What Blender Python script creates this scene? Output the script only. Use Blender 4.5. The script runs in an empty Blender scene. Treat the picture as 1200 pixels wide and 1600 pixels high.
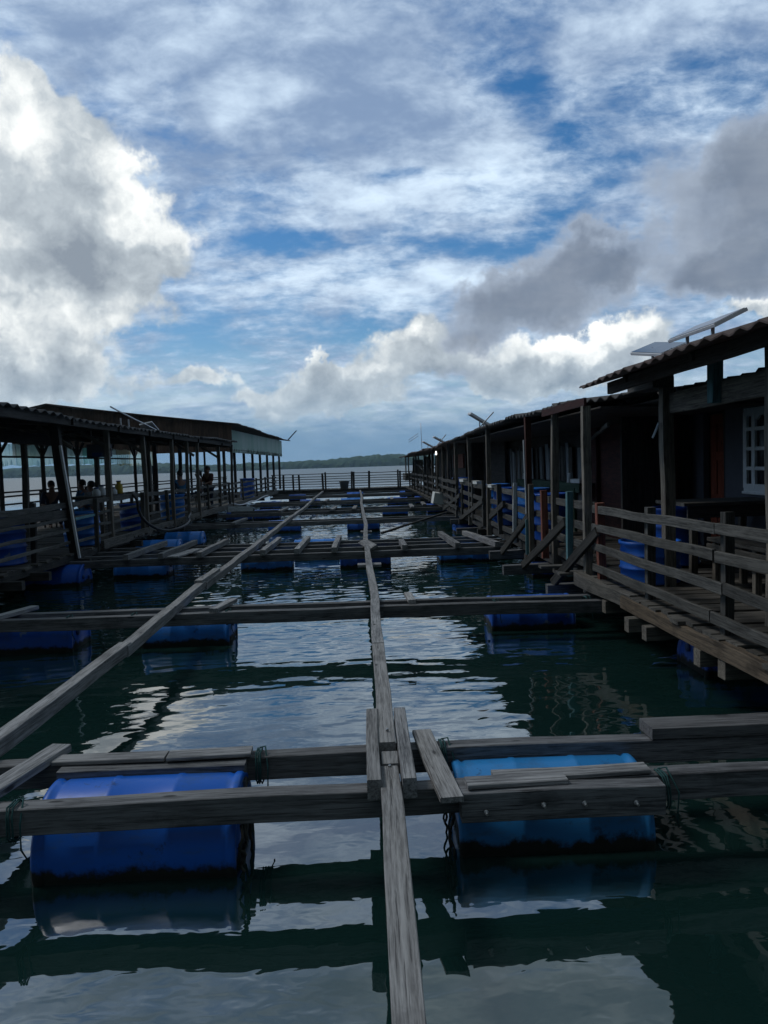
import bpy, math, random
from mathutils import Vector, Matrix, Euler
R = math.radians
scene = bpy.context.scene
COL = scene.collection
random.seed(7)

# ------------------------------------------------------------------ camera
cd = bpy.data.cameras.new('camera')
cam = bpy.data.objects.new('camera', cd); COL.objects.link(cam)
cam.matrix_world = Matrix(((0.99893, 0.03417, -0.03125, 0), (-0.03326, 0.05986, -0.99765, 0), (-0.03222, 0.99762, 0.06093, 1.8), (0, 0, 0, 1)))
# columns above are right / up / back of the camera, eye 1.8 m above the water
_c = [(0.99893, -0.03326, -0.03222), (0.03417, 0.05986, 0.99762), (-0.03125, -0.99765, 0.06093)]
cam.matrix_world = Matrix(((_c[0][0], _c[1][0], _c[2][0], 0), (_c[0][1], _c[1][1], _c[2][1], 0), (_c[0][2], _c[1][2], _c[2][2], 1.8), (0, 0, 0, 1)))
cd.sensor_fit = 'VERTICAL'; cd.sensor_height = 24; cd.lens = 18
cd.clip_start = 0.05; cd.clip_end = 6000
scene.camera = cam
scene.view_settings.view_transform = 'Standard'; scene.view_settings.look = 'None'
scene.view_settings.exposure = .15; scene.view_settings.gamma = 1
scene.cycles.use_denoising = True
scene.cycles.max_bounces = 6; scene.cycles.diffuse_bounces = 3; scene.cycles.glossy_bounces = 4
scene.cycles.transparent_max_bounces = 8; scene.cycles.volume_bounces = 0
scene.cycles.caustics_reflective = False; scene.cycles.caustics_refractive = False

# ------------------------------------------------------------------ node helper
class NT:
    def __init__(s, tree): s.t = tree; s.n = tree.nodes; s.l = tree.links
    def new(s, ty, **kw):
        n = s.n.new(ty)
        for k, v in kw.items(): setattr(n, k, v)
        return n
    def put(s, sock, v):
        if isinstance(v, bpy.types.NodeSocket): s.l.new(v, sock)
        elif v is not None:
            if sock.type == 'RGBA' and len(v) == 3: v = (*v, 1)
            sock.default_value = v
    def m(s, op, a, b=None, c=None, clamp=False):
        n = s.new('ShaderNodeMath', operation=op, use_clamp=clamp)
        for i, v in enumerate((a, b, c)):
            if v is not None: s.put(n.inputs[i], v)
        return n.outputs[0]
    def v(s, op, a, b=None, scale=None):
        n = s.new('ShaderNodeVectorMath', operation=op)
        s.put(n.inputs[0], a)
        if b is not None: s.put(n.inputs[1], b)
        if scale is not None: s.put(n.inputs['Scale'], scale)
        return n.outputs['Value'] if op in ('LENGTH', 'DOT_PRODUCT') else n.outputs[0]
    def noise(s, vec, scale, detail=4, rough=.55, dist=0, out='Fac'):
        n = s.new('ShaderNodeTexNoise')
        s.put(n.inputs['Vector'], vec); n.inputs['Scale'].default_value = scale
        n.inputs['Detail'].default_value = detail; n.inputs['Roughness'].default_value = rough
        n.inputs['Distortion'].default_value = dist
        return n.outputs[out]
    def mapping(s, vec, loc=(0, 0, 0), rot=(0, 0, 0), sc=(1, 1, 1), ty='POINT'):
        n = s.new('ShaderNodeMapping', vector_type=ty)
        s.put(n.inputs['Vector'], vec)
        n.inputs['Location'].default_value = loc; n.inputs['Rotation'].default_value = rot; n.inputs['Scale'].default_value = sc
        return n.outputs[0]
    def step(s, x, a, b, to0=0., to1=1.):
        n = s.new('ShaderNodeMapRange', interpolation_type='SMOOTHSTEP')
        s.put(n.inputs['Value'], x)
        for k, v in (('From Min', a), ('From Max', b), ('To Min', to0), ('To Max', to1)): s.put(n.inputs[k], v)
        return n.outputs[0]
    def mix(s, f, a, b, mode='MIX'):
        n = s.new('ShaderNodeMix', data_type='RGBA', blend_type=mode)
        s.put(n.inputs[0], f); s.put(n.inputs[6], a); s.put(n.inputs[7], b)
        return n.outputs[2]
    def sep(s, v):
        n = s.new('ShaderNodeSeparateXYZ'); s.put(n.inputs[0], v); return n.outputs
    def comb(s, x, y, z=0.):
        n = s.new('ShaderNodeCombineXYZ')
        for i, q in enumerate((x, y, z)): s.put(n.inputs[i], q)
        return n.outputs[0]

# ------------------------------------------------------------------ sky
SUN_EL, SUN_AZ = R(52), R(-70)          # azimuth from +Y towards +X
world = bpy.data.worlds.new('World'); scene.world = world; world.use_nodes = True
wt = world.node_tree; wt.nodes.clear(); W = NT(wt)
sky = W.new('ShaderNodeTexSky', sky_type='NISHITA')
sky.sun_disc = False; sky.sun_elevation = SUN_EL; sky.sun_rotation = SUN_AZ; sky.ozone_density = 3.0; sky.dust_density = .6; sky.air_density = 1.0
tc = W.new('ShaderNodeTexCoord'); D = tc.outputs['Generated']
dx, dy, dz = W.sep(D)
az = W.m('MULTIPLY', W.m('ARCTAN2', dx, dy), 57.2958)
el = W.m('MULTIPLY', W.m('ARCSINE', dz), 57.2958)
AE = W.comb(az, el)
wA = W.v('SCALE', W.v('SUBTRACT', W.noise(D, 6, 5, .55, out='Color'), (.5, .5, .5)), scale=9.)
wB = W.v('SCALE', W.v('SUBTRACT', W.noise(D, 26, 5, .6, out='Color'), (.5, .5, .5)), scale=3.6)
AEW = W.v('ADD', W.v('ADD', AE, wA), wB)
AES = W.v('ADD', AE, W.v('SCALE', wA, scale=.7))
def blobs(vec, L, start=0.):
    acc = start
    for a, e, ra, re, rot, w in L:
        vv = vec
        if isinstance(acc, bpy.types.NodeSocket): vv = W.v('ADD', vec, W.v('SCALE', acc, scale=1e-7))   # keeps the node chain serial (fewer live registers)
        mp = W.mapping(vv, (a, e, 0), (0, 0, R(rot)), (ra, re, 1), 'TEXTURE')
        g = W.new('ShaderNodeTexGradient', gradient_type='SPHERICAL'); W.put(g.inputs[0], W.v('MULTIPLY', mp, (1, 1, 0)))
        acc = W.m('MULTIPLY_ADD', g.outputs['Fac'], w, acc)
    return acc
CUM = [(-21.8, 22.3, 4.8, 3.8, 0, 1),
  (-19.2, 20.0, 6.0, 5.2, -25, 1),
  (-15.0, 17.1, 6.1, 3.8, -15, 1),
  (-21.5, 15.2, 9.2, 6.8, 0, 1),
  (-18.0, 11.4, 6.8, 4.4, 0, 1),
  (-23.4, 8.7, 6.8, 4.4, 0, 1),
  (-19.9, 6.7, 7.6, 2.8, 0, 0.9),
  (13.8, 6.4, 7.6, 2.8, 12, 1),
  (18.3, 8.1, 5.6, 2.7, 12, 1.1),
  (16.0, 5.3, 7.2, 1.8, 0, 0.6),
  (20.8, 5.9, 3.6, 2.2, 0, 0.8),
  (4.1, 9.3, 5.2, 3.1, 0, 1.1),
  (6.4, 7.2, 4.5, 2.2, 0, 0.8),
  (0.2, 6.5, 5.2, 2.6, 0, 1.1),
  (-3.6, 6.1, 5.0, 2.4, 0, 1.05),
  (-6.4, 4.9, 3.2, 1.6, 0, 0.85),
  (-10.0, 6.2, 2.7, 1.3, 0, 0.6),
  (-2.6, 7.9, 2.5, 1.1, 0, 0.6),
  (1.6, 4.6, 4.0, 1.2, 0, 0.7),
  (10.1, 4.7, 4.1, 1.8, 0, 0.75),
  (27.3, 9.2, 3.2, 1.6, 0, 0.8),
  (-12.7, 5.8, 3.2, 1.4, 0, 0.55)]
DARK = [(26.2, 15.7, 6.1, 6.4, 0, 1),
  (28.3, 18.9, 4.2, 4.4, 0, 0.9),
  (24.0, 12.0, 3.8, 2.4, 0, 0.75),
  (28.1, 11.9, 3.8, 3.2, 0, 1),
  (15.2, 12.5, 7.2, 3.8, 10, 1),
  (11.1, 10.6, 5.9, 3.4, 15, 0.95),
  (18.3, 13.7, 4.9, 1.8, 5, 0.8),
  (8.5, 8.2, 3.5, 1.7, 0, 0.6),
  (6.8, 5.8, 3.0, 1.4, 0, 0.4)]
LIGHT = [(-21.5, 21.5, 4.4, 3.1, 0, 0.45),
  (-15.3, 19.2, 3.6, 2.2, -30, 0.5),
  (-11.8, 17.0, 2.3, 1.6, 0, 0.3),
  (-23.5, 10.3, 3.2, 3.2, 0, 0.42),
  (-18.9, 10.3, 4.4, 2.6, 0, 0.4),
  (-18.3, 14.5, 7.6, 3.0, 0, -0.36),
  (-21.9, 6.6, 4.9, 2.3, 0, -0.15),
  (14.7, 7.9, 5.4, 1.6, 10, 0.5),
  (18.3, 8.8, 3.6, 1.5, 10, 0.5),
  (14.2, 5.0, 7.2, 1.3, 5, -0.3),
  (4.1, 10.2, 3.0, 1.3, 0, 0.3),
  (6.4, 5.8, 5.4, 1.4, 0, -0.3),
  (0.7, 7.2, 2.5, 1.1, 0, 0.25),
  (27.3, 9.8, 2.8, 1.0, 0, 0.3),
  (-5.9, 5.0, 1.8, 0.9, 0, 0.2)]
COVER = [(-10.7, 27.9, 23.4, 6.0, 0, 0.3),
  (-0.1, 23.5, 13.0, 5.2, -10, 0.3),
  (20.6, 27.1, 11.7, 2.1, 0, 0.2),
  (12.8, 25.5, 5.4, 2.4, 0, -0.17),
  (15.6, 21.0, 3.6, 1.7, 0, -0.2),
  (8.5, 15.3, 6.8, 1.6, 5, -0.3),
  (-5.5, 16.5, 7.5, 1.2, 0, -0.28),
  (4.4, 20.1, 4.5, 0.9, 0, -0.25),
  (-9.9, 9.4, 7.7, 2.3, 5, -0.3),
  (0.4, 10.6, 5.4, 1.3, 5, -0.22),
  (22.2, 19.0, 2.4, 1.4, 0, -0.15),
  (9.5, 19.6, 11.7, 2.8, 0, 0.15),
  (-3.3, 13.8, 11.0, 1.8, 6, 0.2),
  (5.1, 12.7, 9.5, 1.4, 6, 0.25),
  (2.5, 17.9, 13.5, 1.2, 0, 0.05)]
BRIGHT = [(-7.3, 25.3, 4.0, 2.4, 0, 0.3),
  (-9.8, 28.5, 5.0, 1.2, 0, 0.2),
  (25.0, 22.9, 6.0, 2.8, 0, 0.32),
  (10.0, 19.5, 13.1, 3.2, 0, 0.3),
  (2.5, 18.7, 13.0, 2.0, 0, 0.2),
  (-3.3, 13.8, 11.0, 2.0, 6, 0.35),
  (5.1, 12.7, 9.5, 1.6, 6, 0.35),
  (-0.0, 24.3, 10.3, 4.2, -10, -0.3),
  (-11.1, 21.8, 9.0, 2.4, 0, -0.25),
  (7.5, 28.6, 13.5, 2.4, 0, -0.1),
  (18.9, 23.2, 4.4, 2.1, 0, 0.1),
  (-17.1, 28.0, 9.0, 2.1, 0, -0.12)]
S = 13.2      # colours below are as seen at background strength 0.1
def c(*rgb): return tuple(x*S for x in rgb)
# clear sky between the clouds
hs = W.new('ShaderNodeHueSaturation'); hs.inputs['Saturation'].default_value = 1.36; hs.inputs['Value'].default_value = .88
W.put(hs.inputs['Color'], sky.outputs[0])
col = hs.outputs[0]
# high broken sheet of cloud, on a plane overhead
zz = W.m('ADD', W.m('MAXIMUM', dz, 0.), .30)
Q = W.comb(W.m('DIVIDE', dx, zz), W.m('DIVIDE', dy, zz))
Qr = W.mapping(Q, (3.1, 1.7, 0), (0, 0, R(12)), (1.15, 1.5, 1))
fA = W.noise(Qr, 3.4, 10, .62, .25)
fB = W.noise(W.mapping(Qr, (7, 3, 2)), 13.5, 8, .62, .2)
fAB = W.m('MULTIPLY_ADD', W.m('SUBTRACT', fB, .5), .55, fA)
cover = blobs(AES, COVER, .06)
mA = W.step(W.m('ADD', fAB, cover), .26, .74)
bright = blobs(AES, BRIGHT, W.m('MULTIPLY', cover, 1e-7))
fC = W.noise(W.mapping(Qr, (1, 9, 4)), 6.5, 9, .6, .25)
tA = W.step(W.m('ADD', W.m('MULTIPLY_ADD', W.m('SUBTRACT', fC, .5), 1.1, W.m('MULTIPLY_ADD', W.m('SUBTRACT', fB, .5), .5, .42)), bright), .12, .95)
colA = W.mix(tA, c(.165, .235, .36), c(.54, .65, .76))
col = W.mix(W.m('MULTIPLY', mA, .96), col, colA)
aM = W.m('MULTIPLY', W.step(W.m('MULTIPLY_ADD', W.m('SUBTRACT', fB, .5), 9., el), 8.5, 3.5), .6)
col = W.mix(aM, col, W.mix(W.step(fC, .3, .7), c(.20, .31, .44), c(.40, .48, .55)))
# cumulus
fK = W.noise(D, 11, 8, .55, .1)
fK2 = W.noise(W.mapping(D, (.018, 0, -.03)), 11, 5, .5, .1)
dens = W.m('MULTIPLY_ADD', W.m('SUBTRACT', W.noise(D, 32, 6, .6), .5), .45, W.m('MULTIPLY_ADD', W.m('SUBTRACT', fK, .5), .9, blobs(AEW, CUM, W.m('MULTIPLY', bright, 1e-7))))
aC = W.step(dens, .20, .50)
light = blobs(AEW, LIGHT, W.m('MULTIPLY_ADD', dens, 1e-7, .5))
light = W.m('MULTIPLY_ADD', W.m('SUBTRACT', fK, fK2), 1.0, light)
fF = W.noise(W.v('ADD', D, W.v('SCALE', wB, scale=.01)), 30, 7, .6, .1); fF2 = W.noise(W.v('ADD', W.v('ADD', D, (.006, 0, -.012)), W.v('SCALE', wB, scale=.01)), 30, 5, .6, .1)
light = W.m('MULTIPLY_ADD', W.m('SUBTRACT', fF, fF2), .5, light)
light = W.m('MULTIPLY_ADD', W.m('SUBTRACT', fK, .5), -.25, light)
light = W.m('MULTIPLY_ADD', W.step(dens, .3, 1.2), -.14, light)
lr = W.new('ShaderNodeValToRGB'); W.put(lr.inputs[0], light)
cr = lr.color_ramp; cr.elements[0].position = .1; cr.elements[0].color = (.22, .26, .31, 1); cr.elements[1].position = 1.; cr.elements[1].color = (1., 1., .98, 1)
e_ = cr.elements.new(.45); e_.color = (.42, .47, .51, 1); e_ = cr.elements.new(.72); e_.color = (.74, .77, .77, 1)
colC = W.v('SCALE', lr.outputs[0], scale=S*.86)
low = W.step(el, 2., 10., .7, 1.)
colC = W.mix(W.m('SUBTRACT', 1., low), colC, c(.22, .36, .50))
col = W.mix(aC, col, colC)
# dark ragged clouds
fD = W.noise(W.mapping(D, (5, 2, 1)), 9, 7, .55, .1)
dd = W.m('MULTIPLY_ADD', W.m('SUBTRACT', fD, .5), .8, blobs(AEW, DARK, W.m('MULTIPLY', light, 1e-7)))
aD = W.step(dd, .10, .5)
colD = W.mix(W.step(dd, .2, 1.1), c(.26, .31, .39), c(.122, .150, .198))
colD = W.mix(W.m('MULTIPLY', W.m('SUBTRACT', fK, .42, clamp=True), 1.2, clamp=True), colD, c(.30, .33, .38))
col = W.mix(W.m('MULTIPLY', aD, .9), col, colD)
# low grey-blue bank along the horizon
fH = W.noise(W.mapping(AE, (0, 0, 0), (0, 0, 0), (.14, .42, 1)), 1.6, 7, .6)
aH = W.step(W.m('MULTIPLY_ADD', W.m('SUBTRACT', fH, .5), 4.5, el), 5.0, 1.6)
col = W.mix(W.m('MULTIPLY', aH, .9), col, W.mix(fH, c(.095, .185, .31), c(.15, .26, .385)))
# added: unseen dark sky behind the viewer, keeps camera-facing sides dark
back = W.step(dy, -.05, -.5)
col = W.mix(W.m('MULTIPLY', back, W.step(dz, .95, .35)), col, W.mix(W.step(dz, .1, .7), c(.016, .022, .026), c(.075, .09, .105)))
zen = W.step(el, 29.5, 37.)  # overhead darkening added above the view to dim near-water reflections
col = W.mix(W.m('MULTIPLY', zen, .75), col, W.mix(fC, c(.085, .12, .125), c(.18, .22, .225)))
bg = W.new('ShaderNodeBackground'); bg.inputs['Strength'].default_value = .1
W.put(bg.inputs['Color'], col)
wo = W.new('ShaderNodeOutputWorld'); wt.links.new(bg.outputs[0], wo.inputs[0])

sl = bpy.data.lights.new('sun', 'SUN'); sl.energy = 1.0; sl.angle = R(16); sl.color = (1, .98, .95)
so = bpy.data.objects.new('sun', sl); COL.objects.link(so)
sd = Vector((math.sin(SUN_AZ)*math.cos(SUN_EL), math.cos(SUN_AZ)*math.cos(SUN_EL), math.sin(SUN_EL)))
so.rotation_euler = sd.to_track_quat('Z', 'Y').to_euler(); so.location = (0, 0, 60)

# ------------------------------------------------------------------ materials
def material(name):
    m = bpy.data.materials.new(name); m.use_nodes = True
    t = NT(m.node_tree); b = m.node_tree.nodes['Principled BSDF']
    return m, t, b
def wood(name, dark, light, rough=.8, bump=.5, grime=.6):
    m, t, b = material(name)
    a = t.new('ShaderNodeAttribute', attribute_name='gc').outputs['Vector']
    ti = t.new('ShaderNodeAttribute', attribute_name='tint').outputs['Fac']
    g1 = t.noise(t.mapping(a, sc=(2.2, 55, 55)), 1, 7, .65, .4)
    g2 = t.noise(t.mapping(a, sc=(1.3, 9, 9)), 1, 5, .6, .8)
    g3 = t.noise(t.mapping(a, sc=(3.5, 160, 160)), 1, 3, .6)
    f = t.step(t.m('MULTIPLY_ADD', t.m('SUBTRACT', g1, .5), 2.0, g2), .2, .85)
    col = t.mix(f, dark, light)
    g4 = t.noise(t.mapping(a, loc=(3, 1, 7), sc=(9, 130, 130)), 1, 4, .65)
    col = t.mix(t.m('MULTIPLY', t.step(g4, .35, .68), .42), col, tuple(x*1.5 for x in light))
    col = t.mix(t.m('MULTIPLY', t.step(t.noise(t.mapping(a, sc=(.25, .25, .25)), 1, 1),   .45, .6), .28), col, (light[0]*.62, light[1]*.57, light[2]*.50))
    crack = t.step(g3, .42, .33)
    col = t.mix(t.m('MULTIPLY', crack, .7), col, tuple(x*.22 for x in dark))
    blot = t.step(t.noise(t.mapping(a, sc=(2.5, 5, 5)), 1, 6, .65), .52, .7)
    col = t.mix(t.m('MULTIPLY', blot, grime), col, tuple(x*.45 for x in dark))
    # nail heads / knots
    vo = t.new('ShaderNodeTexVoronoi'); t.put(vo.inputs['Vector'], t.mapping(a, sc=(2.2, 7, 7))); vo.inputs['Scale'].default_value = 1
    kn = t.step(vo.outputs['Distance'], .10, .05)
    col = t.mix(t.m('MULTIPLY', kn, .8), col, tuple(x*.25 for x in dark))
    n = t.new('ShaderNodeVectorMath', operation='SCALE'); t.put(n.inputs[0], col); t.put(n.inputs['Scale'], ti)
    t.put(b.inputs['Base Color'], n.outputs[0])
    b.inputs['Roughness'].default_value = rough; b.inputs['Specular IOR Level'].default_value = .25
    bp = t.new('ShaderNodeBump'); bp.inputs['Strength'].default_value = bump; bp.inputs['Distance'].default_value = .006
    t.put(bp.inputs['Height'], t.m('SUBTRACT', t.m('ADD', g1, t.m('MULTIPLY', g2, .7)), t.m('MULTIPLY', crack, .7)))
    t.put(b.inputs['Normal'], bp.outputs[0])
    return m
def plain(name, col, rough=.6, var=.35, scale=6, metal=0., spec=.4, dirt=(.03, .03, .03)):
    m, t, b = material(name)
    p = t.new('ShaderNodeNewGeometry').outputs['Position']
    n1 = t.noise(p, scale, 6, .65)
    cc = t.mix(t.m('MULTIPLY', t.step(n1, .4, .75), var), col, tuple(x*.4 for x in col))
    cc = t.mix(t.m('MULTIPLY', t.step(t.noise(p, scale*4, 5, .7), .55, .75), var*.8), cc, dirt)
    t.put(b.inputs['Base Color'], cc)
    t.put(b.inputs['Roughness'], t.m('MULTIPLY_ADD', n1, .25, rough-.1))
    b.inputs['Metallic'].default_value = metal; b.inputs['Specular IOR Level'].default_value = spec
    bp = t.new('ShaderNodeBump'); bp.inputs['Strength'].default_value = .2; bp.inputs['Distance'].default_value = .004
    t.put(bp.inputs['Height'], n1); t.put(b.inputs['Normal'], bp.outputs[0])
    return m
M = {}
M['raft'] = wood('weathered_raft_timber', (.052, .054, .060), (.205, .210, .222))
M['plank'] = wood('weathered_footplank', (.074, .076, .082), (.275, .276, .282), grime=.45)
M['wet'] = wood('dark_wet_timber', (.02, .021, .022), (.075, .073, .07))
M['deck'] = wood('deck_board_timber', (.032, .031, .029), (.125, .118, .105))
M['rail'] = wood('grey_rail_timber', (.025, .026, .025), (.112, .110, .102))
M['post'] = wood('post_timber', (.055, .05, .043), (.19, .172, .145), grime=.5)
M['brown'] = wood('brown_beam_timber', (.04, .031, .023), (.155, .12, .085))
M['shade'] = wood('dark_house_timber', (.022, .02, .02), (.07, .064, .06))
M['paleboard'] = wood('pale_painted_board', (.16, .18, .20), (.34, .37, .38), grime=.5)
M['maroon'] = wood('maroon_plywood', (.03, .012, .012), (.075, .025, .022))
M['red'] = wood('red_painted_timber', (.10, .035, .024), (.22, .085, .06), grime=.4)
M['teal'] = wood('teal_painted_timber', (.05, .12, .145), (.12, .25, .28), grime=.4)
M['green'] = wood('green_painted_timber', (.012, .035, .026), (.04, .09, .06))
M['slat'] = wood('brown_gable_board', (.055, .035, .028), (.13, .085, .065))
M['door'] = wood('red_brown_door_timber', (.15, .034, .018), (.32, .08, .042), grime=.25)
M['white'] = plain('white_paint', (.78, .79, .78), .5, .25)
M['greywall'] = plain('grey_blue_wall_paint', (.085, .09, .11), .7, .3, 3)
M['foam'] = plain('white_foam', (.72, .74, .72), .8, .3, 9, dirt=(.2, .18, .14))
M['roof'] = plain('rusty_roof_sheet', (.075, .05, .042), .7, .7, 1.4, dirt=(.16, .06, .035))
M['roofgrey'] = plain('grey_roof_sheet', (.06, .058, .058), .7, .7, 1.4, dirt=(.10, .06, .045))
M['metal'] = plain('grey_metal', (.45, .46, .48), .4, .25, 10, .6)
M['steel'] = plain('bolt_steel', (.3, .3, .3), .35, .2, 30, .9)
M['panelback'] = plain('solar_panel_back', (.68, .70, .74), .5, .15, 5)
M['black'] = plain('black_rubber', (.012, .012, .014), .5, .2)
M['bin'] = plain('grey_bin_plastic', (.10, .11, .115), .5, .3)
M['glass'] = plain('dark_window_pane', (.008, .011, .016), .08, .1, 3, spec=.6)
M['rope'] = plain('teal_rope', (.018, .07, .072), .9, .4, 40)
M['ropedark'] = plain('dark_rope', (.05, .05, .045), .9, .4, 40)
M['skin'] = plain('skin', (.22, .12, .08), .6, .1)
M['hair'] = plain('black_hair', (.01, .009, .009), .6, .1)
M['navy'] = plain('navy_cloth', (.02, .03, .06), .9, .3)
M['bluecloth'] = plain('blue_cloth', (.03, .13, .26), .9, .3)
M['greycloth'] = plain('pale_grey_cloth', (.22, .21, .22), .9, .3)
M['redcloth'] = plain('dark_red_cloth', (.10, .035, .03), .9, .3)
M['yellow'] = plain('yellow_plastic', (.55, .38, .03), .5, .2)
M['tub'] = plain('blue_plastic_tub', (.012, .05, .17), .45, .3)
# blue drum plastic: the colour comes from each object's own colour setting, algae sits at the water line
def drum_mat():
    m, t, b = material('blue_drum_plastic')
    oi = t.new('ShaderNodeObjectInfo')
    p = t.new('ShaderNodeNewGeometry').outputs['Position']
    pr = t.v('ADD', p, t.v('SCALE', oi.outputs['Location'], scale=.37))
    base = oi.outputs['Color']
    sc = t.noise(t.mapping(pr, sc=(3, 3, 9)), 2, 6, .7)
    cc = t.mix(t.m('MULTIPLY', t.step(sc, .48, .72), .5), base, (.05, .10, .17))
    scuff = t.step(t.noise(pr, 9, 6, .75), .60, .68)
    cc = t.mix(t.m('MULTIPLY', scuff, .6), cc, (.012, .02, .03))
    patch = t.step(t.noise(t.v('ADD', pr, (3, 1, 8)), 5.5, 3, .5), .68, .71)
    cc = t.mix(t.m('MULTIPLY', patch, .65), cc, (.16, .20, .22))
    z = t.sep(p)[2]
    al = t.step(t.m('MULTIPLY_ADD', t.m('SUBTRACT', t.noise(pr, 7, 6, .7), .5), .16, z), .085, .045)
    cc = t.mix(al, cc, (.006, .009, .007))
    t.put(b.inputs['Base Color'], cc)
    t.put(b.inputs['Roughness'], t.m('MULTIPLY_ADD', al, .35, t.m('MULTIPLY_ADD', sc, .25, .28)))
    b.inputs['Specular IOR Level'].default_value = .4
    bp = t.new('ShaderNodeBump'); bp.inputs['Strength'].default_value = .35; bp.inputs['Distance'].default_value = .01
    t.put(bp.inputs['Height'], t.m('ADD', t.noise(pr, 4, 3), t.m('MULTIPLY', al, t.noise(pr, 50, 4))))
    t.put(b.inputs['Normal'], bp.outputs[0])
    return m
M['drum'] = drum_mat()
# translucent wind screen sheet
def sheet_mat(name, ca, cb, k=.85):
    m, t, b = material(name)
    p = t.new('ShaderNodeNewGeometry').outputs['Position']
    st = t.noise(t.mapping(p, sc=(1.1, 1.1, .15)), 1.3, 5, .6)
    cc = t.mix(t.step(st, .38, .62), ca, cb)
    t.put(b.inputs['Base Color'], cc); b.inputs['Roughness'].default_value = .6
    tr = t.new('ShaderNodeBsdfTranslucent'); t.put(tr.inputs['Color'], cc)
    mx = t.new('ShaderNodeMixShader'); mx.inputs[0].default_value = k
    o = [n for n in m.node_tree.nodes if n.type == 'OUTPUT_MATERIAL'][0]
    tp = t.new('ShaderNodeBsdfTransparent'); tp.inputs['Color'].default_value = (.80, .97, .90, 1); mt = t.new('ShaderNodeMixShader'); mt.inputs[0].default_value = .4 if k > .5 else .0
    t.l.new(b.outputs[0], mx.inputs[1]); t.l.new(tr.outputs[0], mx.inputs[2]); t.l.new(mx.outputs[0], mt.inputs[1]); t.l.new(tp.outputs[0], mt.inputs[2]); t.l.new(mt.outputs[0], o.inputs[0])
    return m
M['sheet'] = sheet_mat('translucent_screen_sheet', (.50, .66, .60), (.78, .86, .83))
M['sheetgreen'] = sheet_mat('green_screen_sheet', (.25, .58, .50), (.36, .68, .60))
M['sheetpale'] = sheet_mat('pale_screen_sheet', (.70, .80, .76), (.86, .92, .90))
M['sheettan'] = sheet_mat('tan_screen_sheet', (.50, .42, .28), (.58, .52, .40))

M['sidesheet'] = sheet_mat('pale_green_side_sheet', (.62, .78, .71), (.80, .89, .85), .25)

def water_mat():
    m, t, b = material('sea_water')
    p = t.new('ShaderNodeNewGeometry').outputs['Position']
    x, y, z = t.sep(p)
    mid = t.noise(t.mapping(p, rot=(0, 0, R(9)), sc=(.9, 2.2, 1)), 1, 2, .5, .6)   # open bay ripples
    fine = t.noise(t.mapping(p, rot=(0, 0, R(-12)), sc=(9, 16, 1)), 1, 1, .5, .4)
    out = t.step(y, 44, 50)
    h = t.m('ADD', t.m('MULTIPLY', t.m('MULTIPLY', mid, .055), out), t.m('MULTIPLY', fine, .0007))
    bp = t.new('ShaderNodeBump'); bp.inputs['Strength'].default_value = 1.; bp.inputs['Distance'].default_value = 1.
    t.put(bp.inputs['Height'], h); t.put(b.inputs['Normal'], bp.outputs[0])
    mud = t.noise(p, .35, 4, .6)
    t.put(b.inputs['Base Color'], t.mix(mud, (.0055, .021, .0195), (.009, .032, .029)))
    t.put(b.inputs['Roughness'], t.m('ADD', t.step(y, 14, 44, .02, .05), t.step(y, 44, 90, 0., .34))); b.inputs['IOR'].default_value = 3.1
    return m
M['water'] = water_mat()
def forest_mat():
    m, t, b = material('far_forest')
    p = t.new('ShaderNodeNewGeometry').outputs['Position']
    n = t.noise(p, .09, 6, .65)
    t.put(b.inputs['Base Color'], t.mix(t.step(n, .35, .65), (.02, .045, .022), (.06, .10, .045)))
    b.inputs['Roughness'].default_value = .9; b.inputs['Specular IOR Level'].default_value = .1
    return m
M['forest'] = forest_mat()
m_, t_, b_ = material('lit_bulb'); b_.inputs['Emission Color'].default_value = (1, .97, .9, 1); b_.inputs['Emission Strength'].default_value = 2; M['bulb'] = m_

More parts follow.
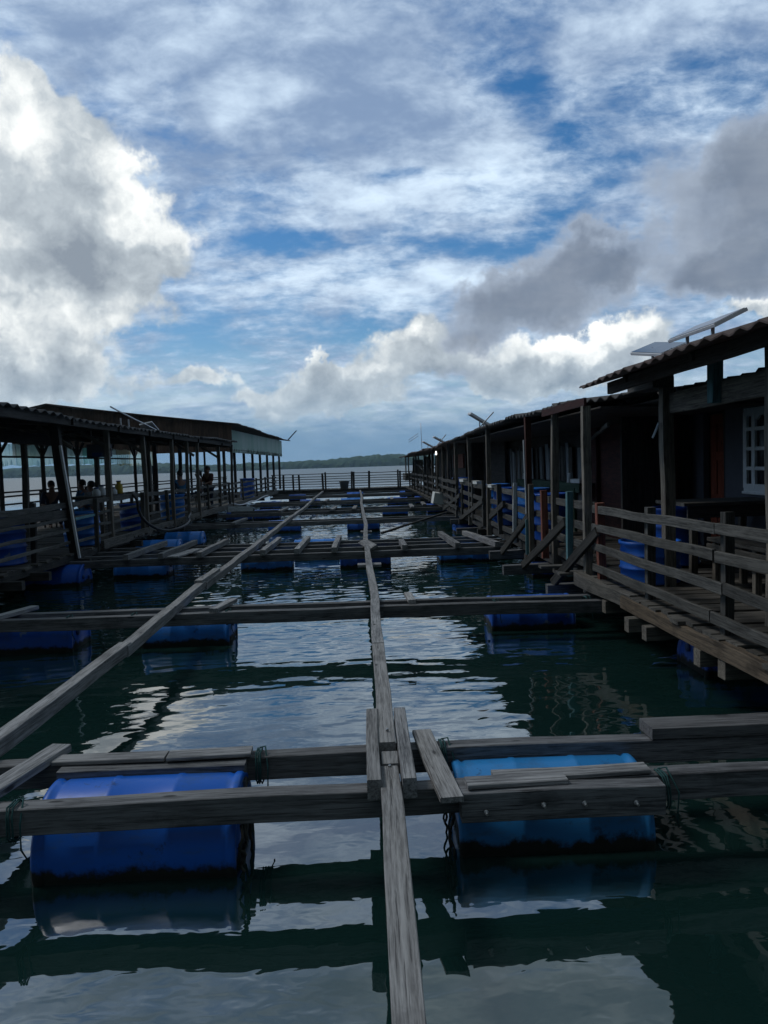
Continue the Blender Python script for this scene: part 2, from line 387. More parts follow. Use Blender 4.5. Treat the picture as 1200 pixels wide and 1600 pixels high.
# ------------------------------------------------------------------ mesh builder
ORG = {}
def V(*a): return Vector(a[0]) if len(a) == 1 else Vector(a)
class MB:
    def __init__(s, seed=None):
        s.vs = []; s.fs = []; s.gc = []; s.ti = []; s.sm = []
        s.rnd = random.Random(seed if seed is not None else random.random())
    def ring_loft(s, rings, gcs, tint, cap=True, smooth=False, close=True):
        b0 = len(s.vs); n = len(rings[0])
        for r, g in zip(rings, gcs):
            s.vs += [Vector(q) for q in r]; s.gc += [Vector(q) for q in g]; s.ti += [tint]*n
        for i in range(len(rings)-1):
            for j in range(n if close else n-1):
                k = (j+1) % n
                s.fs.append((b0+i*n+j, b0+(i+1)*n+j, b0+(i+1)*n+k, b0+i*n+k)); s.sm.append(smooth)
        if cap:
            s.fs.append(tuple(b0+j for j in range(n))); s.sm.append(False)
            e = b0+(len(rings)-1)*n
            s.fs.append(tuple(e+j for j in reversed(range(n)))); s.sm.append(False)
    def timber(s, p0, p1, w, h, roll=0., bend=.0, wob=.003, cham=.0035, tint=None, seg=None, up=None):
        p0, p1 = V(p0), V(p1); d = p1-p0; L = d.length; d.normalize()
        if up is None: up = Vector((0, 0, 1)) if abs(d.z) < .9 else Vector((0, 1, 0))
        sx = d.cross(up).normalized(); sy = sx.cross(d).normalized()
        if roll:
            q = Matrix.Rotation(roll, 3, d); sx = q @ sx; sy = q @ sy
        if seg is None: seg = max(1, min(24, int(L/.35)))
        r = s.rnd; off = Vector((r.uniform(-50, 50), r.uniform(-50, 50), r.uniform(-50, 50)))
        ph = [r.uniform(0, 6.3) for _ in range(6)]
        tint = tint if tint is not None else r.uniform(.75, 1.2)
        c_ = min(cham, w*.3, h*.3); a, b = w/2, h/2
        prof = [(-a+c_, -b), (a-c_, -b), (a, -b+c_), (a, b-c_), (a-c_, b), (-a+c_, b), (-a, b-c_), (-a, -b+c_)]
        rings, gcs = [], []
        for i in range(seg+1):
            t = i/seg; q = p0+d*(L*t)
            bz = bend*math.sin(math.pi*t) if bend else 0
            ox = wob*(math.sin(ph[0]+L*t*2.3)+.5*math.sin(ph[1]+L*t*6.1)); oy = wob*(math.sin(ph[2]+L*t*2.9)+.5*math.sin(ph[3]+L*t*5.3))
            k = 1+min(.08, wob*8)*math.sin(ph[4]+L*t*3.7)
            q = q+sx*ox+sy*(oy+bz)
            rings.append([q+sx*(u*k)+sy*(v*k) for u, v in prof])
            gcs.append([Vector((L*t, u, v))+off for u, v in prof])
        s.ring_loft(rings, gcs, tint)
        return s
    def box(s, c_, size, rot=(0, 0, 0), tint=None, cham=.004):
        q = Euler(rot).to_matrix(); ax = max(range(3), key=lambda i: size[i])
        e = Vector((0, 0, 0)); e[ax] = size[ax]/2
        o = [i for i in range(3) if i != ax]
        c_ = V(c_); d = q @ e; d0 = d.normalized()
        u1 = Vector((0, 0, 0)); u1[o[1]] = 1; up = q @ u1
        return s.timber(c_-d, c_+d, size[o[0]], size[o[1]], wob=0, cham=cham, tint=tint, seg=1, up=up)
    def tube(s, pts, r, n=8, tint=1., cap=True, closed=False):
        pts = [V(p) for p in pts]; rings, gcs = [], []; Lk = 0
        m = len(pts)
        for i, p in enumerate(pts):
            if closed: d = pts[(i+1) % m]-pts[i-1]
            else: d = pts[min(i+1, m-1)]-pts[max(i-1, 0)]
            d.normalize(); up = Vector((0, 0, 1)) if abs(d.z) < .92 else Vector((1, 0, 0))
            a = d.cross(up).normalized(); b = a.cross(d)
            rr = r[i] if isinstance(r, (list, tuple)) else r
            if i: Lk += (p-pts[i-1]).length
            rings.append([p+a*(rr*math.cos(6.28318*j/n))+b*(rr*math.sin(6.28318*j/n)) for j in range(n)])
            gcs.append([Vector((Lk, .1*j, 0)) for j in range(n)])
        if closed: rings.append(rings[0]); gcs.append(gcs[0])
        s.ring_loft(rings, gcs, tint, cap=cap and not closed, smooth=True); return s
    def lathe(s, prof, axis, o, n=28, tint=1.):
        # prof: (distance along axis, radius)
        ax = V(axis).normalized(); up = Vector((0, 0, 1)) if abs(ax.z) < .9 else Vector((1, 0, 0))
        a = ax.cross(up).normalized(); b = a.cross(ax); o = V(o)
        rings = [[o+ax*t+a*(r*math.cos(6.28318*j/n))+b*(r*math.sin(6.28318*j/n)) for j in range(n)] for t, r in prof]
        gcs = [[Vector((t, j*.05, 0)) for j in range(n)] for t, r in prof]
        s.ring_loft(rings, gcs, tint, smooth=True); return s
    def sheet(s, P, nu, nv, th=.012, tint=1.):
        # P(u, v) -> point, a double-sided sheet th thick
        b0 = len(s.vs)
        for k in (0, 1):
            for i in range(nu+1):
                for j in range(nv+1):
                    q = V(P(i/nu, j/nv)); s.vs.append(q-Vector((0, 0, th*k))); s.gc.append(q.copy()); s.ti.append(tint)
        N = (nu+1)*(nv+1); I = lambda k, i, j: b0+k*N+i*(nv+1)+j
        for i in range(nu):
            for j in range(nv):
                s.fs.append((I(0, i, j), I(0, i+1, j), I(0, i+1, j+1), I(0, i, j+1))); s.sm.append(True)
                s.fs.append((I(1, i, j), I(1, i, j+1), I(1, i+1, j+1), I(1, i+1, j))); s.sm.append(True)
        for i in range(nu):
            s.fs.append((I(0, i, 0), I(1, i, 0), I(1, i+1, 0), I(0, i+1, 0))); s.fs.append((I(0, i, nv), I(0, i+1, nv), I(1, i+1, nv), I(1, i, nv))); s.sm += [False]*2
        for j in range(nv):
            s.fs.append((I(0, 0, j), I(0, 0, j+1), I(1, 0, j+1), I(1, 0, j))); s.fs.append((I(0, nu, j), I(1, nu, j), I(1, nu, j+1), I(0, nu, j+1))); s.sm += [False]*2
        return s
    def build(s, name, mat, parent=None, origin=None):
        xs = [v.x for v in s.vs]; ys = [v.y for v in s.vs]; zs = [v.z for v in s.vs]
        o = V(origin) if origin is not None else Vector(((min(xs)+max(xs))/2, (min(ys)+max(ys))/2, min(zs)))
        me = bpy.data.meshes.new(name)
        me.from_pydata([v-o for v in s.vs], [], s.fs)
        at = me.attributes.new('gc', 'FLOAT_VECTOR', 'POINT'); at.data.foreach_set('vector', [q for g in s.gc for q in g])
        at = me.attributes.new('tint', 'FLOAT', 'POINT'); at.data.foreach_set('value', s.ti)
        me.polygons.foreach_set('use_smooth', s.sm)
        me.materials.append(M[mat]); me.update()
        ob = bpy.data.objects.new(name, me); COL.objects.link(ob)
        if parent is not None: ob.parent = parent; ob.location = o-ORG[parent]
        else: ob.location = o
        ORG[ob] = o
        return ob
def tag(o, label=None, cat=None, group=None, kind=None):
    if label: o['label'] = label
    if cat: o['category'] = cat
    if group: o['group'] = group
    if kind: o['kind'] = kind
    return o
def thing(name, label, cat, loc, group=None):
    o = bpy.data.objects.new(name, None); COL.objects.link(o); o.empty_display_size = .2
    o.location = loc; ORG[o] = V(loc)
    return tag(o, label, cat, group)
def tb(p0, p1, w, h, **k): return MB().timber(p0, p1, w, h, **k)
def copy_tree(o, parent=None):
    q = o.copy(); COL.objects.link(q)
    if parent is not None: q.parent = parent
    for ch in o.children: copy_tree(ch, q)
    return q

# ------------------------------------------------------------------ setting: water, far shore
import numpy as np
def water_sheet():
    # one sheet: a finely rippled patch among the rafts, flat water out to the far shore
    rg = np.random.RandomState(4)
    xs = np.linspace(-10., 8., 310)
    ys = [.7]
    while ys[-1] < 47: ys.append(ys[-1]+.028+.0011*ys[-1])
    ys = np.array(ys); X, Y = np.meshgrid(xs, ys)
    def waves(n, l0, l1, slope, spread, aniso=1.):
        H = np.zeros_like(X)
        lam = l0*(l1/l0)**rg.rand(n); th = np.pi/2+rg.randn(n)*spread; ph = rg.rand(n)*6.283
        for l, a, q in zip(lam, th, ph):
            k = 6.283/l; H += slope*math.sqrt(2./n)/k*np.cos(k*(np.cos(a)*X+np.sin(a)*Y)+q)
        return H
    def ss(v, a, b):
        u = np.clip((v-a)/(b-a), 0, 1); return u*u*(3-2*u)
    env = .5+.5*np.cos(X*.9+.5*np.cos(Y*.6)+1)*np.cos(Y*.55+.7*np.sin(X*.5)+.4)
    env2 = .5+.5*np.cos(X*1.7+Y*.6+2)*np.cos(Y*1.3-X*.4)
    patch = .55+.45*env+.25*env2
    L = waves(26, .8, 2.2, .012, .9)
    Mw = waves(60, .18, .42, .020, .5)
    Sw = waves(90, .10, .21, .044, .55)
    aM = (.35+.65*ss(Y, 2.5, 6.5)+1.2*ss(Y, 8, 11)+.6*ss(Y, 14, 20))*patch
    aS = (.12+.70*ss(Y, 3.5, 7)+.7*ss(Y, 8, 11))*patch*(1-.4*ss(Y, 18, 30))
    Z = L+Mw*aM+Sw*aS
    edge = ss(X, -10, -9.2)*(1-ss(X, 7.2, 8))*ss(Y, .7, 1.0)*(1-ss(Y, 45.5, 47))
    Z *= edge
    nx, ny = len(xs), len(ys)
    co = np.stack([X, Y, Z], -1).reshape(-1, 3)
    a = np.arange((ny-1)*nx).reshape(ny-1, nx)[:, :-1].ravel()
    quads = np.stack([a, a+1, a+nx+1, a+nx], -1)
    B = np.array([(-1880, -60, 0), (1880, -60, 0), (1880, .7, 0), (-1880, .7, 0), (-1880, 47, 0), (1880, 47, 0), (1880, 1480, 0), (-1880, 1480, 0), (-10, .7, 0), (8, .7, 0), (8, 47, 0), (-10, 47, 0)], float)
    b = len(co); co = np.vstack([co, B])
    ex = np.array([(0, 1, 2, 3), (4, 5, 6, 7), (3, 8, 11, 4), (9, 2, 5, 10)])+b
    quads = np.vstack([quads, ex])
    me = bpy.data.meshes.new('water')
    me.vertices.add(len(co)); me.vertices.foreach_set('co', co.ravel())
    me.loops.add(quads.size); me.loops.foreach_set('vertex_index', quads.ravel().astype(np.int32))
    me.polygons.add(len(quads)); me.polygons.foreach_set('loop_start', np.arange(0, quads.size, 4, dtype=np.int32))
    me.polygons.foreach_set('use_smooth', np.ones(len(quads), bool))
    me.update(calc_edges=True); me.validate()
    me.materials.append(M['water'])
    ob = bpy.data.objects.new('water', me); COL.objects.link(ob); ORG[ob] = V(0, 0, 0)
    tag(ob, kind='structure')
water_sheet()

def far_shore():
    mb = MB(3); r = random.Random(11)
    n = 900; x0, x1 = -1500., 1500.
    def ridge(x):
        h = 13.5+2.2*math.sin(x*.0041+.6)+2.2*math.sin(x*.013+1)+1.2*math.sin(x*.031)
        h += 5*max(0, min(1, (-x-150)/300))
        h += 1.5*math.exp(-((x-40)/70)**2)
        return h
    tree = [r.uniform(-1, 1) for _ in range(n*8+8)]
    rows = []
    for j, (dy, k) in enumerate(((0, 0.), (1, .30), (6, .62), (16, .82), (34, .93), (60, 1.0), (100, .9))):
        row = []
        for i in range(n+1):
            x = x0+(x1-x0)*i/n
            h = ridge(x)*k+(tree[i*7+j]*1.1 if j else 0)+(1.1*tree[(i//3)*7+j+2] if j else 0)
            row.append(V(x, 1250+.00004*x*x+dy+tree[i+j*3]*2, h-.4 if j == 0 else h))
        rows.append(row)
    mb.ring_loft(rows, rows, 1., cap=False, smooth=False, close=False)
    tag(mb.build('far_shore_hills', 'forest', origin=(0, 1250, 0)), kind='structure')
far_shore()

# ------------------------------------------------------------------ raft timbers
def one(name, mat, label, cat, p0, p1, w, h, group=None, **k):
    return tag(tb(p0, p1, w, h, **k).build(name, mat), label, cat, group)
GB = 'cross timbers of the floating raft'
def beam(label, x0, x1, y0, y1=None, zt=.38, w=.10, h=.12, mat='raft', **k):
    y1 = y0 if y1 is None else y1
    return one('raft_timber', mat, label, 'timber', (x0, y0, zt-h/2), (x1, y1, zt-h/2), w, h, GB, **k)
bA1 = beam('long grey beam nearest the camera, in front of both big blue drums', -2.6, 2.7, 3.27, 3.37, bend=.006, tint=.95)
bA2 = beam('long grey beam just behind the two biggest blue drums', -2.7, 2.9, 3.80, 3.79, tint=.9)
bB1 = beam('long dark beam over the front of the second row of drums', -5.0, .2, 7.70, 7.70, tint=.8)
beam('dark beam of the second row running from the centre planks to the right boardwalk', .2, 2.5, 7.73, 7.58, tint=.7)
beam('rear beam of the second row, thin light top edge, left of centre', -5.0, -.6, 8.02, 8.02, tint=.85)
beam('rear beam of the second row, right of centre, ending at the right boardwalk', -.6, 2.5, 8.0, 7.86, tint=.75, zt=.385)
beam('front beam of the wide third row, above its blue drums', -5.4, 2.5, 12.76, 12.74, tint=.75)
beam('second beam back in the wide third row with cross boards', -5.2, 2.6, 13.40, 13.45, tint=.8)
beam('third beam back in the wide third row with cross boards', -5.1, 2.6, 14.05, 14.05, tint=.7)
beam('rearmost beam of the wide third row with cross boards', -5.0, 2.6, 14.70, 14.62, tint=.8)
for i, (y, xa, xb, tt) in enumerate(((20.3, -4.6, 2.6, 1.0), (20.95, -4.6, 2.6, .8), (24.9, -4.6, 2.7, .9), (26.4, -4.4, 2.7, .9), (31.0, -4.4, 2.8, .9), (32.6, -4.4, 2.8, .8), (38.0, -4.4, 2.9, .9), (39.2, -4.4, 2.9, .8))):
    od = ('fourth', 'fourth', 'fifth', 'fifth', 'sixth', 'sixth', 'seventh', 'seventh')[i]
    beam('%s beam of the %s raft row counted from the camera' % (('front', 'rear')[i % 2], od), xa, xb, y, y+.06, tint=tt, h=.115)
# doubled pieces bolted on beside the near drums
def doubler(label, x0, x1, y, zt, nb, face):
    t = thing('doubling_timber', label, 'timber', ((x0+x1)/2, y, zt-.12), 'short timbers bolted beside the near drums')
    tb((x0, y, zt-.065), (x1, y, zt-.065), .09, .13, tint=.9).build('block', 'raft', t)
    for i in range(nb):
        x = x0+(x1-x0)*(i+.5)/nb+random.uniform(-.03, .03); z = zt-.05-random.uniform(0, .03)
        b = MB(); b.lathe([(0, .011), (.012, .011), (.012, .006), (.035, .006)], (0, face, 0), (x, y+face*.043, z), 8); b.build('bolt', 'steel', t)
    return t
doubler('short dark timber bolted in front of the light blue drum on the right', .39, 1.27, 3.225, .39, 4, -1)
doubler('short timber with silver bolts above the back of the deep blue drum', -1.50, -.60, 3.705, .375, 4, -1)
for lab, x0, x1, y, z, ti in (('thin flat board nailed on the beam behind the deep blue drum, outer left one', -1.55, -1.0, 3.78, .395, 1.1), ('thin flat board nailed on the beam behind the deep blue drum, inner right one', -.99, -.58, 3.76, .395, 1.2),
                              ('flat board nailed along the top of the light blue drum front timber, shorter lower piece', .42, .86, 3.245, .405, 1.15), ('flat board nailed along the front beam over the light blue drum, longer piece', .55, 1.25, 3.325, .405, 1.05)):
    one('nailed_board', 'plank', lab, 'board', (x0, y, z), (x1, y+random.uniform(-.02, .02), z), random.uniform(.09, .11), .022, 'thin boards nailed on the near raft', tint=ti)
one('raft_timber', 'raft', 'raised beam end lapped onto the near rear beam at the right edge', 'timber', (1.42, 3.80, .41), (2.9, 3.84, .41), .17, .06, GB, tint=.75)
# cross boards lying over the beam pairs
GX = 'loose boards laid across the raft beams'
def cross(label, x, y0, y1, x1=None, z=.405, w=.09, h=.04, tint=None, mat='plank', **k):
    return one('cross_board', mat, label, 'board', (x, y0, z), (x if x1 is None else x1, y1, z), w, h, GX, tint=tint, **k)
cross('loose weathered board with two nails right of the centre plank, on the nearest beams', .345, 3.13, 3.95, .285, w=.10, h=.024, z=.395, tint=1.3)
cross('short slanting board at the left edge across the nearest beams', -1.74, 3.10, 3.93, -1.58, w=.11, tint=1.1)
cross('pale slanting board at the left edge across the second row of beams', -3.72, 7.55, 8.25, -3.50, w=.10, tint=1.35)
cross('short pale board on the second row beside the medium blue drum', -1.50, 7.66, 8.25, -1.40, w=.10, tint=1.2)
cross('small pale board standing out on the second row right of the centre planks', .50, 7.74, 8.2, .48, w=.08, tint=1.4)
cx = [(-3.85, -3.78), (-3.28, -3.2), (-2.66, -2.6), (-1.62, -1.58), (-1.06, -1.02), (-.45, -.42), (.72, .72), (1.60, 1.55), (2.26, 2.02)]
cl = ['thick cross board of the third row farthest left by the left boardwalk', 'thick cross board of the third row left of the flat pale plank', 'thick cross board of the third row just left of the long left plank',
      'thick cross board of the third row just right of the long left plank', 'cross board of the third row over the end of a bright blue drum', 'cross board of the third row left of the centre plank',
      'short cross board of the third row right of the centre plank', 'thick pale cross board of the third row above the right blue drum', 'thick brown cross board of the third row next to the right boardwalk']
for (xa, xb), lb in zip(cx, cl): cross(lb, xa, 12.6, 14.9 if xa != .72 else 13.6, xb, z=.43, w=.09, h=.09)
cross('flat pale plank lying across the third row near the left boardwalk', -3.1, 12.65, 13.9, -2.95, z=.40, w=.2, h=.03, tint=1.25)
cross('twisted short board of the third row leaning on the centre plank', .02, 13.9, 12.7, .20, z=.43, w=.16, h=.04, tint=.9, roll=.5)
for i, (x, y) in enumerate(((-3.3, 20.1), (-2.6, 25.), (-.9, 24.8), (-.2, 24.9), (1.7, 24.8), (-1.4, 31.), (1.3, 30.9), (2.2, 26.))):
    d_ = ['at the left end of the fourth raft row', 'on the fifth raft row left of the long left plank', 'on the fifth raft row midway between the two long planks', 'on the fifth raft row beside the centre plank', 'on the fifth raft row right of centre', 'on the sixth raft row between the long planks', 'on the sixth raft row right of centre', 'on the fifth raft row by the white foam box'][i]
    cross('small far cross board '+d_, x, y-.1, y+1.7, x+.06, z=.41, w=.12, h=.06)

# the two long footplanks, each of several lengths end to end
def footway(label, pieces, w, h, mat='plank'):
    a = pieces[0][0]
    t = thing('footplank', label, 'plank walkway', (a[0], a[1], a[2]-h), 'long planks running out over the raft')
    for p0, p1, tt in pieces: tb(p0, p1, w, h, tint=tt, bend=random.uniform(-.008, .004), wob=.0035).build('plank', mat, t)
    return t
zc = .415
fw = footway('narrow grey centre plank line running straight out from the camera', [((.075, 1.0, zc), (.09, 3.40, zc), 1.2), ((.092, 3.66, zc+.02), (.105, 5.72, zc+.025), 1.15), ((.10, 5.725, zc+.02), (.125, 8.3, zc), 1.05), ((.122, 8.305, zc), (.10, 11.0, zc+.005), 1.1),
              ((.105, 11.005, zc), (.09, 14.6, zc), 1.0), ((.09, 14.605, zc), (.13, 18.2, zc+.02), .95), ((.125, 18.205, zc+.01), (.09, 23.0, zc), .95), ((.10, 23.01, zc), (.06, 28.5, zc), .9), ((.06, 28.51, zc), (.11, 35., zc), .9), ((.1, 35.01, zc), (.05, 43.4, zc), .9)], .088, .05)
tb((.098, 3.42, zc-.004), (.098, 3.57, zc-.004), .08, .06, tint=1.1).build('splice_block', 'plank', fw)
tb((.02, 3.18, .425), (.03, 4.15, .425), .062, .09, tint=1.0).build('side_block', 'plank', fw)
tb((.168, 3.18, .425), (.178, 4.15, .425), .062, .09, tint=1.0).build('side_block', 'plank', fw)
tb((-.06, 11.05, zc-.05), (.28, 11.05, zc-.05), .22, .04, tint=.95).build('splice_board', 'plank', fw)
tb((.0, 16.6, zc-.05), (.24, 16.6, zc-.05), .3, .04, tint=.9).build('splice_board', 'plank', fw)
for x, y in ((.10, 3.80), (.095, 3.39)):
    MB().lathe([(0, .008), (.012, .006)], (0, 0, 1), (x, y, .437 if y < 3.6 else .462), 8).build('nail', 'steel', fw)
footway('long square plank slanting away on the left across the raft', [((-1.955, 2.6, zc), (-1.90, 6.1, zc), 1.15), ((-1.89, 6.0, zc-.005), (-1.95, 9.35, zc), 1.1), ((-1.97, 9.2, zc+.035), (-1.96, 10.4, zc+.02), 1.1), ((-1.94, 9.36, zc-.02), (-1.90, 14.8, zc), 1.0),
              ((-1.90, 14.81, zc), (-1.93, 20.5, zc), .95), ((-1.93, 20.51, zc), (-1.88, 27., zc), .95), ((-1.9, 27.01, zc), (-2.0, 34., zc), .9), ((-2., 34.01, zc), (-2.05, 43.4, zc), .9)], .092, .09)
one('leaning_pole', 'wet', 'thin dark pole lying aslant over the water between raft rows, right of centre', 'pole', (.45, 16.5, .34), (2.3, 20.2, .5), .045, .045)

# ------------------------------------------------------------------ blue drums
def drum_proto(L=.9, r=.285):
    t = thing('drum_float', 'deep ultramarine drum floating at lower left under the nearest beams', 'drum', (0, 0, 0), 'blue drums floating under the raft')
    h = L/2
    prof = [(-h+.012, .02), (-h+.012, r-.05), (-h+.02, r-.045), (-h, r-.03), (-h, r-.012), (-h+.012, r), (-h+.035, r), (-h+.05, r-.012), (-h+.07, r-.004), (-.17, r-.002), (-.16, r+.002), (-.14, r+.002), (-.13, r-.002),
            (.13, r-.002), (.14, r+.002), (.16, r+.002), (.17, r-.002), (h-.07, r-.004), (h-.05, r-.012), (h-.035, r), (h-.012, r), (h, r-.012), (h, r-.03), (h-.02, r-.045), (h-.012, r-.05), (h-.012, .02)]
    b = MB(); b.lathe(prof, (1, 0, 0), (0, 0, 0), 40); b.build('shell', 'drum', t, origin=(0, 0, 0))
    for s_ in (-1, 1):
        for y in (-.12, .12):
            MB().lathe([(0, .035), (.02, .035), (.02, .02), (.026, .02)], (s_, 0, 0), (s_*(h-.013), y, .06), 12).build('bung', 'tub', t)
    return t
proto = drum_proto()
def lash(t, x, y, z, w=.115, h=.135, mat='rope', turns=3):
    o = ORG[t]
    pts = []
    for i in range(turns*12+1):
        a = 6.28318*i/12; q = i/12.
        cx_, cz_ = max(-1, min(1, 1.25*math.cos(a))), max(-1, min(1, 1.25*math.sin(a)))
        pts.append((x+.011*q-.015+random.uniform(-.003, .003), y+cx_*w/2, z+cz_*h/2))
    MB().tube(pts, .0042, 6).build('rope', mat, t)
    pts = [(x, y+w*.3, z+h*.52), (x+.03, y+.02, z+h*.6), (x+.05, y-w*.55, z+h*.1), (x+.045, y-w*.5, z-.1), (x+.06, y-w*.3, z-.16)]
    MB().tube(pts, .0042, 6).build('rope_end', mat, t)
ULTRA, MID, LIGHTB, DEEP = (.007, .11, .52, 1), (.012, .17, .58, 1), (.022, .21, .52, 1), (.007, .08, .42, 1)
drums = [  # x centre, waterline y, colour, label
 (-1.05, 3.32, ULTRA, None),
 (.86, 3.39, LIGHTB, 'lighter blue scuffed drum at lower right under the nearest beams'),
 (-3.42, 7.82, DEEP, 'dark blue drum at the left edge under the second row of beams'),
 (-1.84, 7.87, MID, 'medium blue drum under the second row between the two long planks'),
 (1.81, 8.02, DEEP, 'dark shaded drum at the right end of the second row'),
 (-3.80, 13.2, MID, 'blue drum at the left end of the third row, out in open water'),
 (-1.68, 13.47, MID, 'bright blue drum of the third row right of the long left plank'),
 (.07, 13.5, DEEP, 'dark blue drum of the third row under the centre plank'),
 (1.86, 13.72, MID, 'blue drum of the third row right, before the right boardwalk'),
 (-5.0, 12.48, DEEP, 'dark blue drum half under the edge of the left boardwalk'),
 (-.9, 15.32, MID, 'blue drum behind the third row beams, between the two long planks'),
 (-2.14, 21.5, ULTRA, 'blue drum of the fourth row beneath the long left plank'),
 (.09, 21.1, ULTRA, 'blue drum of the fourth row beneath the centre plank'),
 (2.85, 19.4, ULTRA, 'blue drum below the right boardwalk near the leaning dark pole'),
 (-4.27, 27.1, DEEP, 'far drum at the left end of the fifth row, outer of two'),
 (-3.30, 27.2, DEEP, 'far drum near the left end of the fifth row, inner of two'),
 (1.26, 27.2, ULTRA, 'far blue drum of the fifth row right of the centre plank'),
 (2.9, 27.8, DEEP, 'far dark drum of the fifth row under the right boardwalk'),
 (-4.0, 34.4, ULTRA, 'far blue drum at the left end of the sixth row'),
 (-2.25, 34.9, DEEP, 'far drum of the sixth row below the long left plank'),
 (-.40, 34.85, MID, 'far drum of the sixth row left of the centre plank'),
 (1.72, 34.55, DEEP, 'far drum of the sixth row right of the centre plank'),
 (2.95, 34.4, DEEP, 'far drum of the sixth row at the right boardwalk'),
 (-3.4, 42.0, DEEP, 'farthest drum by the end walkway, at the left'),
 (-.24, 42.6, ULTRA, 'farthest drum by the end walkway, at the centre'),
 (2.7, 42.4, ULTRA, 'farthest drum by the end walkway, at the right'),
 (-4.35, 16.4, MID, 'blue drum lying beside the left boardwalk under the black hose'),
 (-4.25, 18.4, MID, 'second blue drum beside the left boardwalk, just beyond the hose loop'),
 (3.2, 6.05, DEEP, 'dark blue drum with its end showing under the near right boardwalk'),
 (3.05, 11.6, DEEP, 'dark blue drum under the right boardwalk behind the second diagonal brace'),
]
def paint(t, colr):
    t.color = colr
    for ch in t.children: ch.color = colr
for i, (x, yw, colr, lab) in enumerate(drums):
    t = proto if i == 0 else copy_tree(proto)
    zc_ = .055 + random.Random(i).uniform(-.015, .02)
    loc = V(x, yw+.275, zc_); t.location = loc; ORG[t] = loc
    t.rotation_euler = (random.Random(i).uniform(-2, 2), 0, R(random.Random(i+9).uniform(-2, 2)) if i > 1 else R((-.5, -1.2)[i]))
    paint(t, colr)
    if lab: t['label'] = lab
def smooth(P, k=6):
    P = [V(p) for p in P]; out = []
    for i in range(len(P)-1):
        a, b, c2, d = P[max(i-1, 0)], P[i], P[i+1], P[min(i+2, len(P)-1)]
        for j in range(k):
            t = j/k; out.append(.5*((2*b)+(c2-a)*t+(2*a-5*b+4*c2-d)*t*t+(3*b-a-3*c2+d)*t**3))
    return out+[P[-1]]
def lash_parts(t):
    q = t.rotation_euler.to_matrix().to_4x4().inverted()
    for ch in t.children:
        if ch.name.startswith('rope'): ch.matrix_parent_inverse = q
DR = {ch['label']: ch for ch in COL.objects if ch.name.startswith('drum_float')}
def near(x, yw): return min((o for o in DR.values()), key=lambda o: abs(ORG[o].x-x)+abs(ORG[o].y-yw-.275))
for x, yw, ends in ((-1.05, 3.32, ((-1.53, 3.28), (-.545, 3.78))), (.86, 3.39, ((.375, 3.79), (1.30, 3.30)))):
    t = near(x, yw)
    for (rx, ry) in ends: lash(t, rx, ry, .32, .13, .15)
    xe = ORG[t].x+(.47 if x < 0 else -.49)
    for k in range(4):
        yy = ORG[t].y-.24+.07*k; pts = [(xe+random.uniform(-.015, .02), yy+random.uniform(-.02, .02), .30-.045*j) for j in range(8)]
        MB().tube(smooth(pts, 3), random.uniform(.004, .009), 6).build('rope_strand', 'ropedark', t)
    lash_parts(t)
for x, yw in ((-3.42, 7.82), (-1.84, 7.87), (1.81, 8.02)):
    t = near(x, yw)
    for s_ in (-1, 1): lash(t, x+s_*.47, 7.72, .32, .12, .14, turns=2)
    lash_parts(t)

# ------------------------------------------------------------------ decks
def decking(mb, x0, x1, y0, y1, z, bw=.14, gap=.018, along='x', jag=.06, th=.03, rnd=None):
    r = rnd or random.Random(5)
    if along == 'x':
        y = y0
        while y < y1:
            w = bw*r.uniform(.8, 1.15)
            dz = r.uniform(-.006, .006)
            mb.timber((x0+r.uniform(-jag, jag*.3), y+w/2, z-th/2+dz), (x1, y+w/2+r.uniform(-.01, .01), z-th/2+dz+r.uniform(-.004, .004)), w, th, seg=2, tint=r.uniform(.65, 1.25))
            y += w+gap*r.uniform(.4, 1.8)
            if r.random() < .05: y += bw*.6
    else:
        x = x0
        while x < x1:
            w = bw*r.uniform(.85, 1.1)
            mb.timber((x+w/2, y0, z-th/2), (x+w/2, y1, z-th/2), w, th, seg=6, tint=r.uniform(.7, 1.2)); x += w+gap
    return mb
# right boardwalk
rd = thing('boardwalk', 'weathered boardwalk along the right side in front of the dark houses', 'boardwalk', (3.4, 20, .3))
decking(MB(2), 2.42, 4.5, 2.6, 8.25, .55, rnd=random.Random(8)).build('deck_boards', 'deck', rd)
decking(MB(2), 2.62, 4.3, 8.35, 42.8, .53, rnd=random.Random(9)).build('deck_boards', 'deck', rd)
tb((2.44, 2.4, .475), (2.40, 6.9, .475), .07, .11, tint=1.0, wob=.008).build('edge_beam', 'brown', rd)
tb((2.45, 6.75, .49), (2.34, 8.22, .50), .10, .13, tint=1.15, wob=.008).build('edge_beam', 'deck', rd)
tb((2.60, 8.3, .46), (2.65, 26, .46), .09, .12, tint=.8).build('edge_beam', 'wet', rd)
tb((2.65, 26, .46), (2.8, 42.8, .46), .09, .12, tint=.8).build('edge_beam', 'wet', rd)
for y, xa in ((5.03, 2.40), (5.36, 2.38), (6.20, 2.31), (6.53, 2.28), (7.4, 2.36), (3.6, 2.36)):
    tb((xa, y, .35), (4.4, y+.03, .35), .10, .12, tint=random.uniform(.8, 1.2)).build('joist', 'post', rd)
for y in (9.6, 11.4, 13.5, 16, 19, 22, 26, 31, 36, 41): tb((2.45, y, .34), (4.3, y, .34), .10, .12, tint=.8).build('joist', 'wet', rd)
for i, (x0, y, x1, z) in enumerate(((2.18, 8.42, 2.9, .56), (2.22, 8.62, 2.9, .54), (2.1, 8.95, 2.9, .57))): tb((x0, y, z-.03), (x1, y-.03, z-.03), .15, .03, tint=1.1).build('loose_board', 'deck', rd)
